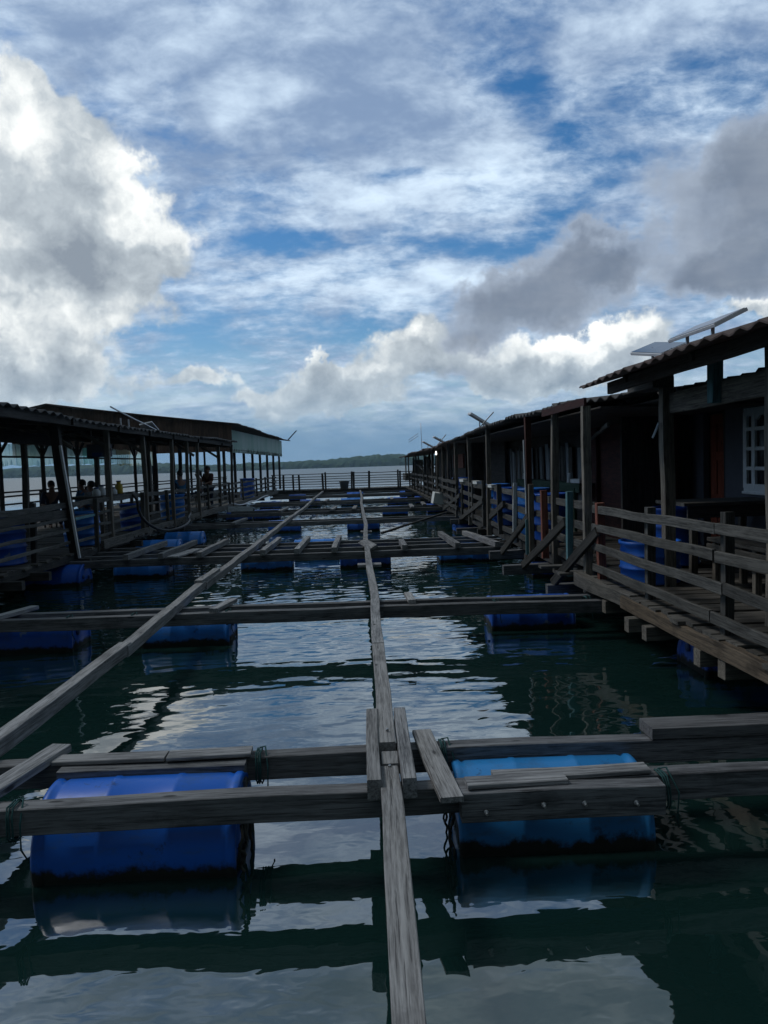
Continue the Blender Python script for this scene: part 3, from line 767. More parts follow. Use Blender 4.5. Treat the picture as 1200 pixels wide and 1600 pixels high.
# outrigger timbers the braces stand on
GO = 'outrigger timbers beside the right boardwalk'
for y, x0, lb in ((8.72, 2.12, 'short outrigger timber under the nearest diagonal brace, by the boardwalk corner'), (10.5, 1.95, 'outrigger timber under the second diagonal brace, low over the water'), (12.2, 2.05, 'outrigger timber under the third diagonal brace, against the third raft row'),
                  (16.7, 2.1, 'outrigger timber under the fourth diagonal brace, with a pale edge'), (19.5, 2.3, 'outrigger timber under the fifth diagonal brace, farther along')):
    one('outrigger', 'raft', lb, 'timber', (x0, y, .30), (3.0, y-.05, .32), .14, .13, GO, tint=.7)
# left boardwalk / floor of the open hall
ld = thing('boardwalk', 'broad plank floor of the open hall on the left with its fenced edge', 'boardwalk', (-7, 26, .3))
decking(MB(2), -4.86, -10.2, 8.6, 15.9, .5, rnd=random.Random(18), jag=-.1).build('deck_boards', 'deck', ld)
decking(MB(2), -4.70, -10.2, 16, 46, .5, bw=.2, rnd=random.Random(19), jag=-.1).build('deck_boards', 'deck', ld)
tb((-4.9, 8.6, .42), (-4.8, 15.9, .42), .09, .12, tint=.7).build('edge_beam', 'wet', ld)
tb((-4.74, 14.2, .50), (-4.66, 26, .52), .07, .17, tint=1.1).build('edge_beam', 'deck', ld)
tb((-4.66, 26, .5), (-4.55, 43, .5), .07, .17, tint=1.0).build('edge_beam', 'deck', ld)
for y in (10.4, 11.3, 13.0, 16.1, 20, 25, 31, 37): tb((-4.55, y, .34), (-10, y, .34), .10, .12, tint=.8).build('joist', 'wet', ld)
# end walkway
ed = thing('boardwalk', 'far walkway closing the end of the raft, in front of the open bay', 'boardwalk', (-.8, 45, .3))
decking(MB(4), -5.0, 3.9, 43.5, 46.3, .52, along='y', rnd=random.Random(28)).build('deck_boards', 'deck', ed)
tb((-5, 43.46, .42), (3.9, 43.46, .42), .06, .22, tint=.7).build('edge_beam', 'wet', ed)
tb((-5, 43.1, .30), (3.9, 43.1, .32), .08, .12, tint=1.).build('edge_beam', 'raft', ed)

# ------------------------------------------------------------------ railings
def railing(label, posts, rails, rail_wh=(.03, .078), post_w=.075, pm='rail', rm='rail', loc=None, group='timber railings'):
    p0 = posts[len(posts)//2]
    t = thing('timber_railing', label, 'railing', loc or (p0[0], p0[1], p0[2]), group)
    for q in posts:
        x, y, z0, z1 = q[:4]; m = q[4] if len(q) > 4 else pm
        tb((x, y, z0), (x+random.uniform(-.03, .03), y+random.uniform(-.03, .03), z1), post_w*random.uniform(.85, 1.15), post_w, tint=random.uniform(.7, 1.1), wob=.004).build('post', m, t)
    for a, b, tt in rails: tb(a, b, rail_wh[0], rail_wh[1], tint=tt, wob=.005, bend=random.uniform(-.012, .008)).build('rail', rm, t)
    return t
# near right: four wide weathered rails
nr = railing('four wide weathered rails along the near right boardwalk', [(2.50, 7.86, .45, 1.34, 'red'), (2.52, 6.62, .5, 1.36), (2.52, 5.2, .42, 1.40), (2.54, 3.9, .45, 1.38)],
             [((2.45, 8.0, 1.265), (2.45, 5.22, 1.285), 1.1), ((2.452, 5.20, 1.29), (2.45, 2.6, 1.30), 1.1), ((2.45, 8.0, 1.075), (2.45, 5.22, 1.10), .95), ((2.452, 5.2, 1.10), (2.45, 2.6, 1.12), 1.0),
              ((2.45, 8.0, .875), (2.45, 5.1, .885), 1.0), ((2.452, 5.08, .885), (2.45, 2.6, .89), .8), ((2.45, 8.0, .655), (2.45, 5.3, .665), 1.0), ((2.452, 5.28, .66), (2.45, 2.6, .67), .9)])
# mid right with braces
ps = [(2.46, 8.95, .42, 1.42, 'teal'), (2.44, 10.05, .5, 1.40, 'red'), (2.46, 10.95, .35, 1.46, 'post'), (2.48, 12.15, .5, 1.40, 'post'), (2.50, 13.6, .5, 1.40), (2.5, 15.3, .5, 1.42), (2.52, 17., .5, 1.4), (2.55, 19., .5, 1.4), (2.6, 21.2, .5, 1.4), (2.65, 24, .5, 1.4)]
mr = railing('long railing of the middle right boardwalk with teal and red painted posts', ps, [])
for z, tt in ((1.27, 1.1), (1.05, .9), (.83, .8), (.62, .8)):
    for a, b in ((8.05, 10.95), (10.97, 15.3), (15.32, 19.6), (19.62, 24.2)):
        tb((2.50, a, z+random.uniform(-.02, .02)), (2.52+.006*(b-8), b, z+random.uniform(-.03, .03)), .035, .09, tint=tt*random.uniform(.75, 1.05)*(1 if a < 12 else .8), wob=.006).build('rail', 'rail', mr)
tb((2.42, 10.98, .44), (2.42, 10.98, .95), .08, .03, tint=1.).build('nailed_strip', 'teal', mr)
for (a, b, tt, p) in (((2.20, 8.72, .38), (2.44, 7.82, 1.05), .45, nr), ((2.22, 10.45, .36), (2.43, 9.0, 1.06), .5, mr), ((2.24, 12.1, .36), (2.43, 10.98, 1.0), .55, mr), ((2.6, 16.7, .36), (2.46, 13.0, 1.08), .5, mr), ((2.55, 19.5, .36), (2.46, 15.2, 1.03), .6, mr), ((2.62, 24, .36), (2.5, 19, 1.0), .6, mr), ((2.7, 30, .36), (2.5, 23.6, 1.0), .6, mr)):
    tb(a, b, .05, .10, tint=tt).build('brace', 'rail', p)
fr = railing('far railing of the right boardwalk among dense thin posts', [(2.7+.01*i, 26+2.0*i, .5, 1.4) for i in range(9)], [((2.68, 24.3, z), (2.82, 42.5, z), .6) for z in (1.3, 1.08, .85, .64)], rm='wet')
# left front railing
lp = [(-4.93, 11.7, .32, 1.40, 'shade'), (-4.80, 14.08, .40, 1.37), (-4.76, 16.95, .42, 1.38), (-4.74, 19.1, .42, 1.36), (-4.72, 24.1, .42, 1.38), (-4.68, 27.9, .42, 1.36), (-4.66, 31., .42, 1.4), (-4.62, 34.9, .42, 1.4, 'shade'), (-4.6, 38, .42, 1.4, 'shade'), (-4.58, 41, .42, 1.4, 'shade')]
lr_ = railing('long four-rail railing along the edge of the left boardwalk', lp, [])
for z, tt in ((1.30, 1.0), (1.08, 1.15), (.88, 1.25), (.68, 1.3)):
    for a, b in ((8.7, 12.9), (12.92, 16.95), (16.97, 22.), (22.02, 28), (28.02, 35), (35.02, 43)):
        w_ = .05 if z < 1.2 else .09
        f = lambda y: -4.86+(y-8.7)*.0075
        tb((f(a), a, z+random.uniform(-.02, .02)), (f(b), b, z+random.uniform(-.02, .02)), .035, w_ if a < 20 else .07, tint=tt*random.uniform(.85, 1.1), wob=.008).build('rail', 'rail', lr_)
tb((-4.87, 8.7, 1.19), (-4.83, 12.8, 1.18), .03, .13, tint=.6).build('rail', 'rail', lr_)
tb((-4.80, 13.0, 1.06), (-4.80, 14.0, 1.07), .05, .045, tint=1.2).build('nailed_strip', 'teal', lr_)
# left back railing, thin
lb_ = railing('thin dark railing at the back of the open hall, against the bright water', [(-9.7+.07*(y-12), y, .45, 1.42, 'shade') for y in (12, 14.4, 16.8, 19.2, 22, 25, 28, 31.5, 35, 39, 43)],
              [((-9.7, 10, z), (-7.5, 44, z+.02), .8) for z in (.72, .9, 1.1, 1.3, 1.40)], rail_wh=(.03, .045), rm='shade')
# end railing
ep = [(x, 44.0, .45, z, 'shade') for x, z in ((-4.9, 1.4), (-4.3, 1.4), (-3.74, 1.42), (-3.4, 1.42), (-2.06, 1.45), (-1.9, 1.5), (-.42, 1.5), (-.30, 1.48), (.58, 1.5), (2.25, 1.52), (2.36, 1.45), (3.4, 1.45))]
er = railing('far end railing of thin rails in front of the open bay', ep, [((-5, 43.96, z), (3.6, 43.96, z-.02), 1.) for z in (.70, .84, .98, 1.12, 1.26, 1.42)], rail_wh=(.03, .038), post_w=.11, rm='shade')

# ------------------------------------------------------------------ roofs
def corr_roof(name, mat, parent, eave, ridge, pitch=.24, amp=.022, nv=4, th=.012, sag=.03, seed=1):
    # eave, ridge: lists of points from near to far; corrugations run from ridge to eave
    r = random.Random(seed)
    def at(L, u):
        ys = [p[1] for p in L]; y = ys[0]+(ys[-1]-ys[0])*u
        for a, b in zip(L, L[1:]):
            if a[1] <= y <= b[1] or b is L[-1]:
                k = (y-a[1])/(b[1]-a[1]); return V(a).lerp(V(b), k)
    Ln = abs(eave[-1][1]-eave[0][1]); nu = int(Ln/pitch*5)
    jag = [r.uniform(-.06, .03) for _ in range(int(Ln/.8)+3)]
    lift = [r.uniform(-.012, .02) for _ in range(int(Ln/.8)+3)]
    def P(u, v):
        a, b = at(eave, u), at(ridge, u); s_ = Ln*u; k = int(s_/.8)
        d = (a-b).normalized(); q = a.lerp(b, v)
        q = q+d*jag[k]*(1-v)
        q.z += amp*math.sin(s_/pitch*6.28318)+lift[k]*(1-v)-sag*math.sin(math.pi*v)+.012*math.sin(s_*.9+seed)
        return q
    return MB().sheet(P, nu, nv, th).build(name, mat, parent)
def solar(label, c_, size, rot, legs, cat='solar panel'):
    t = thing('solar_panel', label, cat, c_, 'solar panels on the roofs')
    MB().box(c_, size, rot).build('panel', 'glass' if False else 'panelback', t)
    q = Euler(rot).to_matrix(); e = V(c_)+q @ V(0, 0, size[2]/2+.003)
    MB().box(e, (size[0]*.94, size[1]*.96, .004), rot, cham=.001).build('cell_face', 'glass', t)
    for a, b in legs: tb(a, b, .025, .025, tint=1).build('leg', 'metal', t)
    return t

# ------------------------------------------------------------------ right houses
h1 = thing('timber_house', 'nearest dark house at right with red-brown door, white window and raised rusty roof', 'house', (3.8, 6.5, .55), 'floating houses along the right')
MB().box((4.36, 9.76, 1.6), (.08, .50, 2.1)).build('wall', 'greywall', h1)
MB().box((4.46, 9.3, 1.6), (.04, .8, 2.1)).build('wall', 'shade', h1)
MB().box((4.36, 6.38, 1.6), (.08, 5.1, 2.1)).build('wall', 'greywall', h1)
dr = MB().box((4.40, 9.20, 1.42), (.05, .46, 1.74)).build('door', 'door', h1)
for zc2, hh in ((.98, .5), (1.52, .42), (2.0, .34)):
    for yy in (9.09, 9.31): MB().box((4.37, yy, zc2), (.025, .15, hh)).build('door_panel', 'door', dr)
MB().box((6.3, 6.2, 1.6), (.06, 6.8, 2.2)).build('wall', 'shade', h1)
tb((4.35, 8.95, .55), (4.35, 8.95, 2.35), .06, .06).build('door_post', 'shade', h1)
# white arched window, two columns of four panes
wn = thing('x', None, None, (4.3, 7.9, 1.4)); bpy.data.objects.remove(wn); 
wf = MB(); y0, y1, z0, z1 = 7.70, 8.40, 1.42, 2.25
for yy in (y0, (y0+y1)/2-.17, (y0+y1)/2+.17, y1): wf.box((4.30, yy, (z0+z1)/2), (.04, .075, z1-z0), tint=1)
for k, zz in enumerate((z0, z0+.215, z0+.43, z0+.645, z1)): wf.box((4.30, (y0+y1)/2, zz), (.036, y1-y0+.05, (.09 if k in (0, 4) else .04)), tint=1)
for cxx in (y0+.09, (y0+y1)/2, y1-.09):      # arched tops of the upper panes
    for s_ in (-1, 1):
        wf.box((4.298, cxx+s_*.075, z1-.045), (.034, .10, .05), (R(-38*s_), 0, 0), tint=1)
wfo = wf.build('window_frame', 'white', h1)
MB().box((4.315, (y0+y1)/2, (z0+z1)/2), (.01, y1-y0, z1-z0)).build('pane', 'glass', wfo)
tb((4.285, y0-.03, z0-.05), (4.285, y1+.03, z0-.05), .04, .03).build('window_sill', 'white', wfo)
for x, y, z0_, z1_, w_ in ((2.96, 7.28, .45, 2.62, .105), (2.97, 5.38, .45, 2.72, .11), (3.0, 3.6, .45, 2.7, .11)): tb((x, y, z0_), (x, y, z1_), w_, w_, tint=1.15, wob=.006).build('verandah_post', 'post', h1)
tb((2.98, 7.22, 2.30), (2.98, 2.8, 2.30), .05, .19, tint=1.0).build('lintel', 'post', h1)
tb((2.93, 6.22, 2.22), (2.93, 6.22, 2.64), .09, .10, tint=1.1).build('bracket', 'teal', h1)
tb((2.88, 7.27, 2.12), (2.85, 7.36, 1.98), .012, .028, tint=1.4).build('broken_batten', 'paleboard', h1)
tb((2.9, 7.9, 2.50), (2.9, 7.2, 2.50), .2, .10, tint=1.1).build('beam_end', 'rail', h1)
corr_roof('lower_roof', 'roofgrey', h1, [(3.05, 2.6, 2.42), (3.05, 9.4, 2.42)], [(6.6, 2.6, 2.75), (6.6, 9.4, 2.75)], seed=3)
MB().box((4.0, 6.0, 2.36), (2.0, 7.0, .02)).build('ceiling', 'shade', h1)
# raised roof carried on the posts, scalloped sheet edge
corr_roof('raised_roof', 'roof', h1, [(2.2, 2.2, 2.52), (2.2, 7.75, 2.50)], [(5.2, 2.2, 3.32), (5.2, 7.75, 3.30)], pitch=.21, amp=.015, seed=5, sag=.0)
for x, z, ya, yb, hh in ((2.5, 2.515, 2.3, 7.55, .11), (2.95, 2.66, 2.3, 7.2, .10), (3.7, 2.86, 2.3, 7.3, .10), (4.6, 3.1, 2.3, 7.5, .10)): tb((x, ya, z), (x, yb, z-.03), .05, hh, tint=.9).build('purlin', 'shade', h1)
for y in (2.6, 4.1, 5.6, 7.0): tb((2.45, y, 2.52), (5.1, y, 3.22), .05, .07, tint=.8).build('rafter', 'shade', h1)
# middle house
h2 = thing('timber_house', 'long low house in the middle of the right row with pale board wall', 'house', (3.8, 15, .53), 'floating houses along the right')
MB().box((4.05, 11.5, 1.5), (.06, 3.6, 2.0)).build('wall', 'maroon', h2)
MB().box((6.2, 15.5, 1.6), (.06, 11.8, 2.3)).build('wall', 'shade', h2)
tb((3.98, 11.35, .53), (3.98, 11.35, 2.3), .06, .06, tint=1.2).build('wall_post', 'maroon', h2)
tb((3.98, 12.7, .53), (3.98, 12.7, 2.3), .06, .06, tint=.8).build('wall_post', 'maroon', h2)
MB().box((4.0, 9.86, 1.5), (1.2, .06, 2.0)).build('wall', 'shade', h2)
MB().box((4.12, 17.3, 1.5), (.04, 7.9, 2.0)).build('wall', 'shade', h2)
rr = random.Random(31); y = 13.45
while y < 21.2:
    w_ = rr.uniform(.12, .26); b_z = rr.uniform(.9, 1.0); tp = rr.uniform(2.0, 2.14)
    mm = rr.choice(['paleboard', 'paleboard', 'rail', 'paleboard', 'post'])
    MB(rr.random()).timber((4.04+rr.uniform(0, .03), y+w_/2, b_z), (4.04, y+w_/2, tp), w_, .025, up=V(1, 0, 0), tint=rr.uniform(.5, 1.25)).build('wall_board', mm, h2)
    y += w_+rr.choice([.02, .03, .05, .2, .35])
corr_roof('roof', 'roofgrey', h2, [(2.72, 7.9, 2.43), (2.42, 9.6, 2.46), (2.4, 12, 2.49), (2.4, 14, 2.46), (2.4, 17, 2.44), (2.4, 20.5, 2.37)], [(6.6, 7.9, 2.85), (6.6, 9.6, 2.9), (6.5, 12, 2.92), (6.5, 14, 2.9), (6.5, 17, 2.85), (6.5, 20.5, 2.8)], pitch=.22, seed=8)
tb((2.40, 9.9, 2.40), (2.42, 8.1, 2.40), .03, .09, tint=.7).build('fascia_board', 'maroon', h2)
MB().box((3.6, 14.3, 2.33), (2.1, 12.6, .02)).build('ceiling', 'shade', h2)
for x, y, m_n, tt, zt in ((2.44, 8.18, 'post', 1.3, 2.36), (2.50, 9.75, 'post', .95, 2.44), (2.5, 11.3, 'red', .35, 2.44), (2.52, 14.9, 'post', 1.0, 2.42), (2.56, 17.7, 'post', 1.05, 2.4), (2.58, 20.3, 'post', 1.0, 2.36)):
    tb((x, y, .35), (x+.01, y, zt), .085, .085, tint=tt, wob=.006).build('verandah_post', m_n, h2)
tb((2.455, 11.22, .5), (2.44, 11.25, 2.1), .02, .045, tint=1.2).build('pale_strip', 'paleboard', h2)
tb((2.44, 12.1, .5), (2.47, 12.1, 1.45), .06, .05, tint=1.3).build('pale_strip', 'paleboard', h2)
tb((2.7, 8.2, 2.16), (3.95, 12.9, 2.13), .03, .05, tint=1.).build('brace', 'rail', h2)
# far houses of the row
h3 = thing('timber_house', 'farther house of the right row with dark red front', 'house', (3.8, 24, .53), 'floating houses along the right')
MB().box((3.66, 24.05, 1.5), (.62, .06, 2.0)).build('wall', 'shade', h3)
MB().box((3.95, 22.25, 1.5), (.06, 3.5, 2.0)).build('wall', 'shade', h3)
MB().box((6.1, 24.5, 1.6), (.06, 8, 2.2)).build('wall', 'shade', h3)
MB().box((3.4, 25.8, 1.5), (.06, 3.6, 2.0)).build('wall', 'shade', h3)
MB().box((3.34, 25.5, 1.85), (.05, 2.4, .45)).build('sign_board', 'red', h3).color = (1, 1, 1, 1)
corr_roof('roof', 'roof', h3, [(2.4, 20.55, 2.40), (2.42, 23.8, 2.33), (2.45, 28.5, 2.30)], [(6.4, 20.55, 2.8), (6.4, 23.8, 2.75), (6.4, 28.5, 2.7)], seed=12)
for x, y in ((2.62, 22.4), (2.66, 24.2), (2.7, 26.3), (2.72, 28.2)): tb((x, y, .4), (x+.02, y, 2.36), .085, .085, tint=random.uniform(.8, 1.1)).build('verandah_post', 'post', h3)
h4 = thing('timber_house', 'shed crowded with thin poles at the far end of the right row', 'shed', (3.8, 35, .53), 'floating houses along the right')
corr_roof('roof', 'roof', h4, [(2.45, 28.55, 2.34), (2.45, 33, 2.30), (2.5, 38, 2.33), (2.6, 43, 2.22)], [(6.2, 28.55, 2.75), (6.2, 33, 2.7), (6.2, 38, 2.75), (6.2, 43, 2.6)], seed=15, sag=.05)
MB().box((4.3, 35.6, 1.5), (.06, 14, 2.0)).build('wall', 'shade', h4)
for i in range(26):
    y = 28.8+i*.54; x = 2.72+rr.uniform(0, 1.1); tb((x, y, .45), (x+rr.uniform(-.06, .06), y, rr.uniform(1.9, 2.32)), rr.uniform(.05, .10), .06, tint=rr.uniform(.6, 1.3)).build('pole', rr.choice(['post', 'rail', 'rail', 'shade']), h4)
for i in range(6): tb((2.9+.2*(i % 3), 29+2*i, 1.5+.12*(i % 4)), (3.1, 31+2*i, 1.55+.1*(i % 3)), .04, .05, tint=.9).build('cross_rail', 'rail', h4)
h5 = thing('timber_house', 'small lone hut on a dark float beyond the end walkway', 'hut', (4.6, 56, .3), 'floating houses along the right')
MB().box((5.1, 56, .9), (3.6, 3.0, .5)).build('float_hull', 'rail', h5)
corr_roof('roof', 'roof', h5, [(3.05, 54, 2.34), (3.05, 58, 2.34)], [(7.2, 54, 2.9), (7.2, 58, 2.9)], seed=19)
MB().box((4.3, 55.2, 1.6), (.7, .06, 1.0)).build('wall', 'brown', h5)
for x in (3.35, 3.55, 3.95, 4.8): tb((x, 54.4, .9), (x, 54.4, 2.4), .09, .09).build('post', 'post', h5)

# solar panels and sticks on the right roofs
solar('solar panel on the raised right roof, left one of two, tipped downward', (2.97, 7.5, 2.845), (.28, .70, .03), (R(10), R(-21), R(0)), [((2.95, 7.6, 2.68), (2.95, 7.6, 2.875)), ((2.98, 7.2, 2.70), (2.98, 7.2, 2.81))])
solar('solar panel on the raised right roof, larger right one held level on two legs', (3.06, 6.68, 2.915), (.30, .92, .03), (R(1), R(-25), R(0)), [((3.0, 6.9, 2.70), (3.0, 6.9, 2.87)), ((3.0, 6.4, 2.70), (3.0, 6.4, 2.87))])
one('roof_block', 'shade', 'dark board lying on the raised roof at the right picture edge', 'board', (3.1, 5.62, 2.82), (3.3, 5.4, 2.86), .2, .03)
sp = solar('solar panel seen edge-on over the middle right roof', (2.85, 17.6, 2.74), (.12, .75, .05), (R(-26), R(0), R(-62)), [((2.78, 17.5, 2.4), (2.80, 17.5, 2.72)), ((2.85, 17.5, 2.4), (2.88, 17.5, 2.68)), ((2.62, 17.4, 2.42), (3.1, 17.4, 2.92))])
solar('small solar panel edge-on over a far right roof', (2.75, 25.5, 2.55), (.12, .6, .04), (R(-25), R(0), R(-62)), [((2.7, 25.4, 2.35), (2.75, 25.4, 2.62)), ((2.6, 25.6, 2.35), (2.95, 25.6, 2.75))])
solar('smallest solar panel edge-on over the farthest shed roof', (2.85, 31, 2.56), (.12, .6, .04), (R(-25), R(0), R(-62)), [((2.8, 31, 2.3), (2.85, 31, 2.6))])
an = thing('aerial_mast', 'thin mast with a small aerial above the far right roofs', 'aerial', (2.75, 33, 2.3))
MB().tube([(2.75, 33, 2.3), (2.73, 33, 3.55)], .012, 6).build('mast', 'metal', an)
for z in (2.75, 2.85): MB().tube([(2.2, 33.2, z), (2.6, 32.9, z+.25)], .010, 6).build('aerial_arm', 'metal', an)

# things on the right boardwalk
bl = thing('hanging_bulb', 'lit bare bulb hanging under the far right eaves', 'bulb', (2.62, 25.8, 2.08))
MB().lathe([(0, .012), (.012, .024), (.04, .034), (.07, .026), (.13, .016)], (0, 0, 1), (2.62, 25.8, 2.08), 14).build('glass_globe', 'bulb', bl)
MB().tube([(2.62, 25.8, 2.21), (2.62, 25.8, 2.36)], .012, 6).build('cable', 'black', bl)
fb = MB(); fb.box((2.52, 24.0, .70), (.46, .3, .36), (R(4), R(10), R(8)), cham=.02); fbo = tag(fb.build('foam_box', 'foam'), 'white foam box tilted on the raft edge by the right boardwalk', 'box')
def barrel(label, x, y, z, hgt, r, colr, group='upright blue barrels on the boardwalks'):
    t = thing('upright_barrel', label, 'barrel', (x, y, z), group)
    pr = [(0, r*.9), (.012, r), (.03, r), (.05, r*.96), (hgt*.33, r*.985), (hgt*.35, r*1.02), (hgt*.38, r*1.02), (hgt*.40, r*.985), (hgt*.63, r*.985), (hgt*.65, r*1.02), (hgt*.68, r*1.02), (hgt*.70, r*.985), (hgt-.05, r*.96), (hgt-.03, r*1.03), (hgt, r*1.03), (hgt-.004, r*.93), (hgt-.03, r*.9), (hgt-.03, .02)]
    MB().lathe(pr, (0, 0, 1), (x, y, z), 32).build('shell', 'drum', t)
    MB().lathe([(0, .035), (.02, .035), (.02, .02)], (0, 0, 1), (x+.12, y, z+hgt-.03), 12).build('bung', 'tub', t)
    paint(t, colr); return t
BR = (.010, .13, .60, 1)
barrel('cut-down bright blue barrel behind the near right rails', 2.88, 7.55, .55, .42, .29, BR)
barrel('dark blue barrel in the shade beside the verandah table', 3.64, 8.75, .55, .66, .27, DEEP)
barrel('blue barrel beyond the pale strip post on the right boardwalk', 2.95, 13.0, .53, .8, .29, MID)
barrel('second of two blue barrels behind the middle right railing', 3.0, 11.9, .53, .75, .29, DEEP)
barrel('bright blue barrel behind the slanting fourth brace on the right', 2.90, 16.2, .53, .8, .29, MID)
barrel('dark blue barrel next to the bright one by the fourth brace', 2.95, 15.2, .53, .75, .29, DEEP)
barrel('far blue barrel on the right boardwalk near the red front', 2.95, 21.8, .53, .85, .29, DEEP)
tbl = thing('verandah_table', 'dark table with pale legs on the near right verandah', 'table', (3.75, 8.1, .55))
MB().box((3.80, 8.02, 1.30), (1.05, .75, .035), tint=1.2).build('table_top', 'rail', tbl)
MB().box((3.80, 7.69, 1.22), (.95, .03, .12)).build('apron', 'shade', tbl)
for x in (3.40, 4.2):
    for y in (7.72, 8.3): tb((x, y, .55), (x, y, 1.28), .07, .07, tint=1.2).build('leg', 'post', tbl)
bn = thing('bench', 'low plank bench behind the near right railing', 'bench', (3.6, 6.6, .55))
MB().box((3.55, 6.5, .98), (.36, 1.7, .04)).build('seat', 'deck', bn); MB().box((3.38, 6.5, .86), (.03, 1.7, .16)).build('apron', 'deck', bn)
for y in (5.75, 6.5, 7.25):
    for x in (3.42, 3.68): tb((x, y, .55), (x, y, .96), .06, .06, tint=1.2).build('leg', 'post', bn)
gs = thing('wall_shelf', 'green painted shelf along the pale board wall', 'shelf', (3.85, 15, 1.3))
tb((3.86, 12.9, 1.36), (3.86, 18.0, 1.36), .26, .04).build('shelf_board', 'green', gs); tb((3.74, 12.9, 1.28), (3.74, 18, 1.28), .03, .12).build('shelf_front', 'green', gs)
for y in (13.2, 15.5, 17.8): tb((3.74, y, .53), (3.74, y, 1.3), .05, .05).build('leg', 'green', gs)
def cup(label, x, y, z, h=.16):
    t = thing('white_cup', label, 'cup', (x, y, z), 'white cups on the right side')
    MB().lathe([(0, .06), (.01, .065), (h*.9, .045), (h, .05), (h-.01, .04), (.02, .05)], (0, 0, 1), (x, y, z), 16).build('shell', 'foam', t)
    MB().lathe([(0, .07), (.012, .07)], (0, 0, 1), (x, y, z-.012), 16).build('base', 'foam', t)
cup('white tapered cup on the green shelf beside the pale boards', 3.84, 13.85, 1.39)
cup('small white cup on the far part of the green shelf', 3.84, 17.6, 1.39, .12)
for i, (x, y, z, s_, lb) in enumerate(((2.52, 16.3, 1.36, (.12, .34, .06), 'flat white tray on the middle right railing, nearer one'), (2.54, 18.6, 1.36, (.12, .4, .06), 'flat white tray on the middle right railing, farther one'), (2.52, 14.5, 1.33, (.10, .26, .05), 'small white tray on the railing just beyond the brown post'), (3.7, 12.9, 1.42, (.1, .4, .06), 'white tray at the near end of the green shelf'))):
    b = MB().box((x, y, z), s_, (0, 0, R(6)), cham=.008); b.box((x, y, z+s_[2]/2+.006), (s_[0]*1.08, s_[1]*1.05, .012), (0, 0, R(6))); tag(b.build('white_tray', 'foam'), lb, 'tray', 'white trays on the right railing')

# ------------------------------------------------------------------ left hall
hl = thing('open_hall', 'long open-sided timber hall on the left under a low dark roof', 'hall', (-7, 18, .5), 'open halls along the left')
corr_roof('roof', 'roofgrey', hl, [(-4.5, 6.5, 2.74), (-4.5, 12, 2.72), (-4.5, 15.5, 2.71), (-4.5, 21, 2.76), (-4.4, 28.6, 2.84)], [(-9.4, 6.5, 3.05), (-9.4, 12, 3.05), (-9.4, 15.5, 3.05), (-9.4, 21, 3.1), (-9.2, 28.6, 3.15)], pitch=.3, amp=.025, seed=23, sag=.02)
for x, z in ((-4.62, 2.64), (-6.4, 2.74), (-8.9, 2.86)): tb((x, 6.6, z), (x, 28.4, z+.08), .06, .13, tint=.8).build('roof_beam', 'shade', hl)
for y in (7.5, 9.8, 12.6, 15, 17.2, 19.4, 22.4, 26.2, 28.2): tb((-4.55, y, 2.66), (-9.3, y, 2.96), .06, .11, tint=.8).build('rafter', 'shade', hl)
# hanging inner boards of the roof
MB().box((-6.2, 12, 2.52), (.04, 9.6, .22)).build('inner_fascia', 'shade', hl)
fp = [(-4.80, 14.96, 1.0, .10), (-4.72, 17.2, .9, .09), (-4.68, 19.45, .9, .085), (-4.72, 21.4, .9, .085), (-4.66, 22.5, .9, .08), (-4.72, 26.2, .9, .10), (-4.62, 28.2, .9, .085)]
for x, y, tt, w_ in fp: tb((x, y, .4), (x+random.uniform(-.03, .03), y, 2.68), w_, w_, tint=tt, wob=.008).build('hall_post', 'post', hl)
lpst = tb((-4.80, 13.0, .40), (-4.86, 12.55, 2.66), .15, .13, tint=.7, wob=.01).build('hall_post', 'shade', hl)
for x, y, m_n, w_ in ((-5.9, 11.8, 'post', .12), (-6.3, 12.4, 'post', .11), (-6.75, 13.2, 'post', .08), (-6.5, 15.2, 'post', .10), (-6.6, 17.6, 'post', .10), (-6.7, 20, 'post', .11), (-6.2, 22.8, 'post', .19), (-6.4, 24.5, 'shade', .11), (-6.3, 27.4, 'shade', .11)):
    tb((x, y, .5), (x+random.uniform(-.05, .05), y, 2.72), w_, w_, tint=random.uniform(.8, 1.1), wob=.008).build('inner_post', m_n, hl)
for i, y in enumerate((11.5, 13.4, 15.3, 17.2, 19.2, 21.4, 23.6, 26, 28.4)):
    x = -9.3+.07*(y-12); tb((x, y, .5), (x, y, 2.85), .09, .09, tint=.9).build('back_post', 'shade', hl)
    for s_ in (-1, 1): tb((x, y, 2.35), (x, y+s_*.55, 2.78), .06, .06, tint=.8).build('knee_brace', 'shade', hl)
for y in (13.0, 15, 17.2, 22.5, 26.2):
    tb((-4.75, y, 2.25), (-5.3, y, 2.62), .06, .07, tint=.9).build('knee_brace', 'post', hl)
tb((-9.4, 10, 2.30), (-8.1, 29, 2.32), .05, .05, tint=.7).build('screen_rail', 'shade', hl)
# wind screens along the back of the hall
sy = 9.5; k = 0
kinds = ['sheet', 'sheet', 'sheetpale', 'sheet', 'sheetgreen', 'sheetpale', 'sheet', 'sheetpale', 'sheet', 'sheetpale', 'sheet', 'sheetgreen', 'sheetpale', 'sheettan', 'sheetpale']
while sy < 30:
    w_ = 1.35; x = -9.5+.07*(sy-12); mt = kinds[k % len(kinds)]
    zb_ = 2.12+rr.uniform(-.04, .03)
    def P(u, v, sy=sy, x=x, zb_=zb_): return V(x+.07*w_*u+.02*math.sin(u*44), sy+w_*u, 2.64+(zb_-2.64)*v+.02*math.sin(u*9+sy))
    b = MB(); b.sheet(lambda u, v: P(u, v), 40, 2, .004); b.build('wind_screen', mt, hl)
    sy += w_+.01; k += 1
